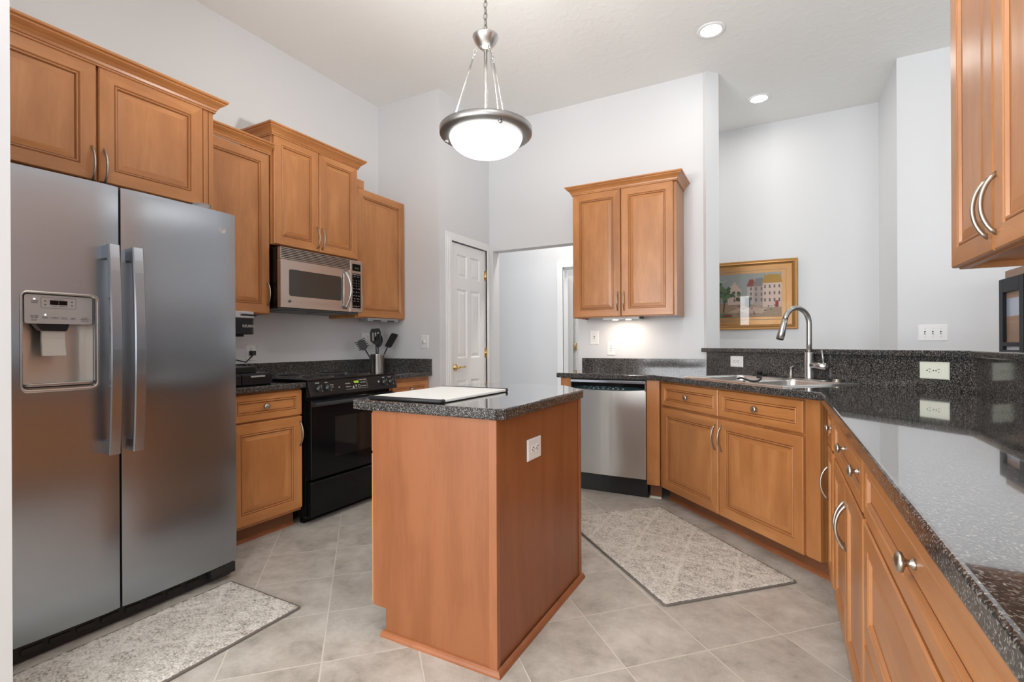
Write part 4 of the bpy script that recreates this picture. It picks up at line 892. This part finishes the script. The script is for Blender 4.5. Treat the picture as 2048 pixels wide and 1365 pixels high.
AZ = 0.0
def h_spat(b, T):
    w = 0.036
    for x0, x1 in ((-w, -0.022), (-0.013, -0.005), (0.005, 0.013), (0.022, w)): b.box(x0, x1, -0.002, 0.002, 0.022, 0.075, 0, T)
    b.prism([(-0.012, 0.0), (0.012, 0.0), (w, 0.022), (-w, 0.022)], -0.002, 0.002, 0, T @ XZ); b.prism([(-w, 0.075), (w, 0.075), (0.026, 0.100), (-0.026, 0.100)], -0.002, 0.002, 0, T @ XZ)
def h_spoon(b, T):
    v = []; f = []; n, m_ = 12, 6
    for j in range(m_+1):
        r = j/m_
        for k in range(n): a = 2*PI*k/n; v.append((0.028*r*math.cos(a), 0.014*(1-r*r), 0.05+0.045*r*math.sin(a)))
    for j in range(m_):
        for k in range(n): f.append((j*n+k, j*n+(k+1) % n, (j+1)*n+(k+1) % n, (j+1)*n+k))
    b.add(v, f, 0, True, T); b.add([(x, y+0.003, z) for x, y, z in v], f, 0, True, T); b.tube([(0, 0.004, 0), (0, 0.008, 0.02)], 0.005, 8, 0, T)
def h_fork(b, T):
    b.prism(rrect(-0.024, 0.024, 0.0, 0.07, 0.02), -0.002, 0.002, 0, T @ XZ)
    for k in range(5):
        z = 0.015+k*0.013
        b.box(0.020, 0.034, -0.010, 0.002, z-0.003, z+0.003, 0, T); b.box(-0.034, -0.020, -0.010, 0.002, z-0.003, z+0.003, 0, T)
def h_turn(b, T):
    b.add([(-0.018, 0, 0), (0.018, 0, 0), (0.024, 0.002, 0.012), (-0.024, 0.002, 0.012), (-0.026, 0.012, 0.09), (0.026, 0.012, 0.09), (-0.022, 0.016, 0.105), (0.022, 0.016, 0.105)], [(0, 1, 2, 3), (3, 2, 5, 4), (4, 5, 7, 6)], 0, False, T)
    b.add([(-0.018, 0.003, 0), (0.018, 0.003, 0), (0.024, 0.005, 0.012), (-0.024, 0.005, 0.012), (-0.026, 0.015, 0.09), (0.026, 0.015, 0.09), (-0.022, 0.018, 0.105), (0.022, 0.018, 0.105)], [(3, 2, 1, 0), (4, 5, 2, 3), (6, 7, 5, 4)], 0, False, T)
utensil('spaghetti_fork', 'black pronged pasta fork leaning left in the crock', (0.02, -0.01, 0), (-0.05, -0.085, 0.18), h_fork)
AZ = 0.35
utensil('slotted_spatula', 'black slotted spatula standing tallest in the crock', (0.0, 0.0, 0), (0.012, -0.026, 0.225), h_spat)
utensil('serving_spoon', 'black solid spoon beside the slotted spatula', (-0.02, 0.02, 0), (-0.012, 0.026, 0.19), h_spoon)
AZ = -0.6
utensil('turner', 'black bent turner leaning right in the crock', (0.01, -0.02, 0), (0.045, 0.075, 0.20), h_turn)

# ================================================================== RUGS
def rug_mat():
    mt = bpy.data.materials.new('grey_cream_trellis_pile'); t, n, l, b = nt(mt)
    tc = n.new('ShaderNodeTexCoord'); s = n.new('ShaderNodeSeparateXYZ')
    wob = n.new('ShaderNodeTexNoise'); wob.inputs['Scale'].default_value = 14; l.new(tc.outputs['Object'], wob.inputs['Vector'])
    mixv = n.new('ShaderNodeVectorMath'); mixv.operation = 'MULTIPLY_ADD'; mixv.inputs[1].default_value = (0.03, 0.03, 0); l.new(wob.outputs['Color'], mixv.inputs[0]); l.new(tc.outputs['Object'], mixv.inputs[2]); l.new(mixv.outputs[0], s.inputs[0])
    def M(op, a, bb):
        k = n.new('ShaderNodeMath'); k.operation = op
        for i, x in enumerate((a, bb)):
            if isinstance(x, (int, float)): k.inputs[i].default_value = x
            else: l.new(x, k.inputs[i])
        return k.outputs[0]
    A = M('ADD', M('DIVIDE', s.outputs[0], 0.36), 0.02); B_ = M('ADD', M('DIVIDE', s.outputs[1], 0.374), 0.02)
    def edge(x):
        f = M('FRACT', x, 0); return M('MINIMUM', f, M('SUBTRACT', 1.0, f))
    e = M('MINIMUM', edge(M('ADD', A, B_)), edge(M('SUBTRACT', A, B_)))
    mr = n.new('ShaderNodeMapRange'); mr.inputs['From Min'].default_value = 0.022; mr.inputs['From Max'].default_value = 0.05; mr.inputs['To Min'].default_value = 0.40; l.new(e, mr.inputs['Value'])
    nz = n.new('ShaderNodeTexNoise'); nz.inputs['Scale'].default_value = 120; nz.inputs['Detail'].default_value = 3; l.new(tc.outputs['Object'], nz.inputs['Vector'])
    n2 = n.new('ShaderNodeTexNoise'); n2.inputs['Scale'].default_value = 22; n2.inputs['Detail'].default_value = 4; l.new(tc.outputs['Object'], n2.inputs['Vector'])
    ad = M('ADD', nz.outputs['Fac'], M('MULTIPLY', n2.outputs['Fac'], 0.5))
    r = ramp(n, [(0.52, (0.26, 0.238, 0.21)), (0.64, (0.48, 0.45, 0.405)), (0.78, (0.64, 0.61, 0.56)), (0.95, (0.74, 0.715, 0.665))]); l.new(ad, r.inputs[0])
    mx = n.new('ShaderNodeMix'); mx.data_type = 'RGBA'; l.new(mr.outputs[0], mx.inputs[0]); mx.inputs[6].default_value = (0.74, 0.71, 0.655, 1); l.new(r.outputs[0], mx.inputs[7]); l.new(mx.outputs[2], b.inputs['Base Color'])
    b.inputs['Roughness'].default_value = 0.95; b.inputs['Specular IOR Level'].default_value = 0.1
    bp = n.new('ShaderNodeBump'); bp.inputs['Strength'].default_value = 0.9; bp.inputs['Distance'].default_value = 0.006; l.new(nz.outputs['Fac'], bp.inputs['Height']); l.new(bp.outputs[0], b.inputs['Normal'])
    return mt
RUG = rug_mat(); RUGB = simple('taupe_rug_binding', (0.17, 0.155, 0.135), 0.9)
def rug(label, loc, rot, w, h):
    t = thing('rug', label, 'rug', loc, rot, 'grey trellis kitchen rugs')
    nx, ny = int(w/0.012), int(h/0.012); b = MB(); rnd = random.Random(3); v = []; f = []
    for j in range(ny+1):
        for i in range(nx+1):
            e = i in (0, nx) or j in (0, ny)
            v.append((w*i/nx, h*j/ny, 0.006 if e else 0.010+rnd.uniform(0, 0.006)))
    for j in range(ny):
        for i in range(nx): a = j*(nx+1)+i; f.append((a, a+1, a+nx+2, a+nx+1))
    b.add(v, f, 0, True); b.build('pile', RUG, t)
    b = MB(); b.prism(rrect(-0.004, w+0.004, -0.004, h+0.004, 0.015, 4), 0.0005, 0.0085); b.build('binding', RUGB, t, 0.002)
    return t
rug('grey cream trellis rug lying in front of the sink cabinet', (-0.438, 2.182, 0.0005), PI/4, 0.712, 1.13)
rug('grey cream trellis rug lying in front of the refrigerator', (-2.31, 0.36, 0.0005), 0, 0.492, 1.078)

# ================================================================== PENDANT AND RECESSED LIGHTS
PX, PY, PZ = -1.13, 1.86, 2.045
pd = thing('pendant_light', 'nickel pendant with lit white glass bowl hanging over the island', 'pendant light', (PX, PY, PZ))
b = MB(); prof = [(0.160, 0.0)]
for k in range(1, 13): a = k/12*PI/2; prof.append((0.160*math.cos(a), -0.088*math.sin(a)))
prof[-1] = (0.0, -0.088)
b.lathe(prof, 48, cap=False); b.build('glass_bowl', BOWL, pd)
pl = bpy.data.lights.new('pendant_bulb', 'POINT'); pl.energy = 80; pl.color = (1, 0.97, 0.92); pl.shadow_soft_size = 0.05
po = bpy.data.objects.new('pendant_bulb', pl); COL.objects.link(po); po.location = (PX, PY, PZ+0.012)
b = MB(); b.lathe([(0.158, -0.006), (0.162, -0.009), (0.198, 0.003), (0.202, 0.007), (0.203, 0.030), (0.199, 0.031), (0.196, 0.012), (0.160, 0.002), (0.158, -0.006)], 64, cap=False); b.build('rim', simple('satin_grey_nickel', (0.36, 0.36, 0.355), 0.4, 1.0), pd)
HUB = 0.385
b = MB(); b.lathe([(0.0, HUB-0.004), (0.018, HUB-0.002), (0.030, HUB+0.008), (0.048, HUB+0.030), (0.057, HUB+0.050), (0.057, HUB+0.054), (0.012, HUB+0.060), (0.0, HUB+0.060)], 36); b.build('hub', NICKEL, pd)
b = MB(); b.cyl((0, 0, 0.0), (0, 0, HUB), 0.0085, None, 16); b.cyl((0, 0, 0.0), (0, 0, 0.02), 0.02, None, 16); b.build('stem', ALU, pd)
for ad in (172, 52, 292):
    a = math.radians(ad); dirv = rt*math.cos(a)+fw*math.sin(a)
    p0 = dirv*0.046+Vector((0, 0, HUB-0.004)); p1 = dirv*0.168+Vector((0, 0, 0.020))
    q = (p1-p0).normalized()
    b = MB(); b.cyl(p0+q*0.035, p1, 0.0042, None, 10); b.build('rod', ALU, pd)
    b = MB()
    for k in range(2):
        c = p0+q*(0.004+0.018*k); side = q.cross(Vector((0, 0, 1))).normalized() if k % 2 else q.cross(q.cross(Vector((0, 0, 1)))).normalized()
        b.tube([c+q*0.012*math.cos(2*PI*j/12)+side*0.007*math.sin(2*PI*j/12) for j in range(12)], 0.0022, 6, 0, None, 1, (0.3, 0.5, 0.8), True)
    b.build('hook', NICKEL, pd)
    b = MB(); T = Matrix.Translation(dirv*0.178+Vector((0, 0, -0.012))); b.lathe([(0, -0.004), (0.007, -0.002), (0.009, 0.004), (0.006, 0.012), (0, 0.014)], 14, 0, T); b.build('finial', NICKEL, pd)
b = MB(); z = HUB+0.066; k = 0
while PZ+z < ZC-0.03:
    side = Vector((1, 0, 0)) if k % 2 else Vector((0, 1, 0))
    b.tube([Vector((0, 0, z))+Vector((0, 0, 1))*0.016*math.cos(2*PI*j/10)+side*0.0085*math.sin(2*PI*j/10) for j in range(10)], 0.0022, 6, 0, None, 1, (0.6, 0.6, 0.5), True); z += 0.026; k += 1
b.tube([(0.004, 0, HUB+0.05), (-0.004, 0.004, (HUB+ZC-PZ)/2), (0.003, 0, ZC-PZ)], 0.002, 6)
b.build('chain', simple('aged_nickel_chain', (0.30, 0.29, 0.28), 0.3, 1.0), pd)
b = MB(); b.lathe([(0, ZC-PZ), (0.06, ZC-PZ), (0.055, ZC-PZ-0.015), (0.02, ZC-PZ-0.028), (0, ZC-PZ-0.03)], 30); b.build('ceiling_canopy', NICKEL, pd)
for k, (cx, cy) in enumerate(CANS):
    lab = ['round lit recessed ceiling light nearest the column, over the sink', 'round lit recessed ceiling light beyond the column, nearer the far wall'][k] if k < 2 else 'unseen round recessed ceiling light added as fill'
    t = thing('recessed_light', lab, 'ceiling light', (cx, cy, ZC), 0, 'recessed ceiling lights')
    b = MB(); b.lathe([(0.068, -0.001), (0.094, -0.001), (0.094, -0.006), (0.080, -0.010), (0.068, -0.006)], 36, cap=False); b.build('trim_ring', TRIM, t)
    b = MB(); b.lathe([(0, -0.004), (0.070, -0.004), (0.070, -0.0015), (0, -0.0015)], 36); b.build('lens', CANEM, t)

# ================================================================== FRAMED PICTURE ON THE FAR WALL
pc = thing('framed_picture', 'gold framed village street picture hanging on the far wall', 'picture', (-0.80, 5.478, 1.265), BACK)
PW, PH = 0.955, 0.682
b = MB(); b.panel(PW, PH, [(0, 0), (0, -0.022), (0.006, -0.028), (0.020, -0.024), (0.030, -0.030), (0.036, -0.026), (0.048, -0.012)], [(0, 0), (1, 1), (1, 1), (1, 1), (0, 0), (1, 1)], 1)
b.build('frame', [simple('dark_gold', (0.16, 0.085, 0.03), 0.4, 0.3), simple('antique_gold', (0.42, 0.21, 0.06), 0.35, 0.4)], pc)
b = MB(); b.panel(PW-0.096, PH-0.096, [(0, -0.012), (0.046, -0.0115), (0.049, -0.0135), (0.053, -0.0115), (0.074, -0.0115)], [(0, 0), (1, 1), (1, 1), (0, 0)], 0, Matrix.Translation((0.048, 0, 0.048)), back=False)
b.build('mat_border', [simple('taupe_mat', (0.155, 0.14, 0.135), 0.7), simple('mat_bead', (0.45, 0.38, 0.30), 0.5)], pc)
AC = [(0.40, 0.43, 0.41), (0.66, 0.50, 0.38), (0.74, 0.58, 0.50), (0.35, 0.07, 0.05), (0.50, 0.30, 0.06), (0.10, 0.15, 0.07), (0.17, 0.25, 0.12), (0.20, 0.09, 0.04), (0.50, 0.40, 0.36), (0.16, 0.15, 0.15), (0.60, 0.55, 0.48), (0.28, 0.26, 0.24), (0.45, 0.33, 0.22)]
AM = [simple('picture_ink', c, 0.8) for c in AC]
b = MB(); ax0, ax1, az0, az1 = 0.134, PW-0.134, 0.122, PH-0.122
AW, AH = ax1-ax0, az1-az0; lay = [0]
def poly(pts, m_):
    lay[0] += 1; y = -0.0120-0.00004*lay[0]
    b.add([(ax0+AW*u, y, az0+AH*v) for u, v in pts], [tuple(range(len(pts)))], m_)
poly([(0, 0), (1, 0), (1, 1), (0, 1)], 0); poly([(0, 0), (1, 0), (1, 0.22), (0.7, 0.28), (0.3, 0.34), (0, 0.30)], 12); poly([(0.3, 0.12), (0.75, 0.08), (0.82, 0.2), (0.5, 0.26)], 1)
def house(u0, u1, v0, v1, roof, wallm, roofm, gable=False, win=0):
    poly([(u0, v0), (u1, v0), (u1, v1), (u0, v1)], wallm)
    if gable: poly([(u0, v1), (u1, v1), ((u0+u1)/2, roof)], wallm); poly([(u0-0.01, v1-0.01), (u0, v1-0.03), ((u0+u1)/2, roof-0.02), ((u0+u1)/2, roof+0.015)], roofm); poly([((u0+u1)/2, roof+0.015), ((u0+u1)/2, roof-0.02), (u1, v1-0.03), (u1+0.01, v1-0.01)], roofm)
    else: poly([(u0-0.01, v1), (u1+0.01, v1), (u1-0.02, roof), (u0+0.03, roof)], roofm)
    for i in range(win):
        for j in range(3):
            uu = u0+(u1-u0)*(i+0.5)/win; vv = v0+(v1-v0)*(0.3+0.28*j); poly([(uu-0.01, vv-0.035), (uu+0.01, vv-0.035), (uu+0.01, vv+0.035), (uu-0.01, vv+0.035)], 9)
house(0.0, 0.16, 0.25, 0.62, 0.85, 2, 3, True); house(0.30, 0.48, 0.30, 0.62, 0.82, 2, 1, True, 1); house(0.56, 0.66, 0.30, 0.70, 0.86, 10, 3, False, 1); house(0.64, 0.78, 0.26, 0.70, 0.88, 8, 11, False, 2)
house(0.76, 1.0, 0.22, 0.76, 0.95, 2, 4, False, 4); poly([(0.80, 0.95), (0.815, 0.95), (0.815, 0.99), (0.80, 0.99)], 10); poly([(0.95, 0.95), (0.965, 0.95), (0.965, 0.99), (0.95, 0.99)], 10)
poly([(0.92, 0.22), (0.96, 0.22), (0.96, 0.36), (0.92, 0.36)], 3); poly([(0.53, 0.24), (0.60, 0.22), (0.60, 0.45), (0.53, 0.45)], 9)
poly([(0.21, 0.82), (0.27, 0.84), (0.30, 0.87), (0.25, 0.86), (0.22, 0.85)], 10)
poly([(0.17, 0.10), (0.19, 0.10), (0.20, 0.45), (0.18, 0.45)], 7); poly([(0.23, 0.12), (0.25, 0.12), (0.27, 0.42), (0.245, 0.42)], 7)
rr = random.Random(5)
for k in range(60):
    u = 0.24+rr.gauss(0, 0.085); v = 0.55+rr.gauss(0, 0.07); s_ = rr.uniform(0.02, 0.045)
    poly([(u+s_*math.cos(2*PI*j/7)*rr.uniform(0.7, 1.1), v+1.4*s_*math.sin(2*PI*j/7)*rr.uniform(0.7, 1.1)) for j in range(7)], rr.choice((5, 5, 6)))
poly([(0.10, 0.0), (0.36, 0.0), (0.36, 0.07), (0.25, 0.11), (0.12, 0.06)], 6); poly([(0.22, 0.02), (0.34, 0.02), (0.34, 0.07), (0.24, 0.07)], 3)
for k in range(26):
    u, v = rr.uniform(0.4, 0.95), rr.uniform(0.05, 0.25); s_ = rr.uniform(0.006, 0.02); poly([(u-s_, v), (u+s_, v+0.005), (u+s_*0.7, v+0.03), (u-s_*0.6, v+0.035)], rr.choice((9, 1, 8, 11, 3)))
b.build('artwork', AM, pc)
gl = bpy.data.materials.new('picture_glass'); t_, n_, l_, bs = nt(gl)
tr_ = n_.new('ShaderNodeBsdfTransparent'); go_ = n_.new('ShaderNodeBsdfGlossy'); go_.inputs['Roughness'].default_value = 0.02; mx_ = n_.new('ShaderNodeMixShader'); fr_ = n_.new('ShaderNodeFresnel'); fr_.inputs['IOR'].default_value = 1.45
l_.new(fr_.outputs[0], mx_.inputs[0]); l_.new(tr_.outputs[0], mx_.inputs[1]); l_.new(go_.outputs[0], mx_.inputs[2]); l_.new(mx_.outputs[0], n_['Material Output'].inputs['Surface'])
b = MB(); b.add([(0.046, -0.0185, 0.046), (PW-0.046, -0.0185, 0.046), (PW-0.046, -0.0185, PH-0.046), (0.046, -0.0185, PH-0.046)], [(0, 1, 2, 3)]); b.build('glass', gl, pc)

# ================================================================== SHELF UNIT BEYOND THE BAR
SHW = wood('greyed_oak', (0.22, 0.13, 0.08), (0.30, 0.18, 0.115), (0.36, 0.23, 0.15), (1.5, 1.5, 14), 0.5, 0.0)
BLKF = simple('black_metal_frame', (0.018, 0.02, 0.025), 0.5, 0, 0.15); PALE = simple('pale_grey_panel', (0.55, 0.57, 0.62), 0.4); GLASSREFL = simple('painted_glass_reflection', (0.36, 0.40, 0.50), 0.15)  # bluish reflection in the door glass is painted as a panel colour
su = thing('display_cabinet', 'wood and black metal display cabinet standing beyond the bar', 'cabinet', (1.262, 4.255, 0), RIGHT)
b = MB(); b.box(0, 1.5, 0.0, 0.40, 1.40, 1.58); b.box(0, 1.5, 0.0, 0.40, 0.05, 0.12); b.box(0, 0.02, 0.0, 0.40, 0.12, 1.40); b.box(1.48, 1.5, 0.0, 0.40, 0.12, 1.40); b.box(0.02, 1.48, 0.38, 0.40, 0.12, 1.40); b.box(0.02, 1.48, 0.02, 0.38, 1.16, 1.19); b.build('carcass', SHW, su, 0.002)
for x0 in (0.0, 0.42, 0.84):
    b = MB(); w_ = 0.36; z0, z1 = 0.12, 1.525
    b.box(x0, x0+0.06, -0.03, -0.004, z0, z1); b.box(x0+w_-0.06, x0+w_, -0.03, -0.004, z0, z1); b.box(x0+0.06, x0+w_-0.06, -0.03, -0.004, z1-0.085, z1); b.box(x0+0.06, x0+w_-0.06, -0.03, -0.004, z0, z0+0.08); b.box(x0+0.06, x0+w_-0.06, -0.03, -0.004, 1.105, 1.13)
    df = b.build('door_frame', BLKF, su, 0.002)
    b = MB(); b.box(x0+0.06, x0+w_-0.06, -0.012, -0.008, 0.20, 1.105, 0); b.box(x0+0.06, x0+w_-0.06, -0.012, -0.008, 1.13, 1.29, 1); b.box(x0+0.06, x0+w_-0.06, -0.012, -0.008, 1.29, 1.40, 2); b.box(x0+0.06, x0+w_-0.06, -0.012, -0.008, 1.40, 1.46, 1); b.build('door_panel', [PALE, SHW, GLASSREFL], df)
b = MB(); b.box(0.0, 0.02, 0.02, 0.38, 0.0, 0.05); b.box(1.48, 1.5, 0.02, 0.38, 0.0, 0.05); b.build('foot', BLACKS, su)
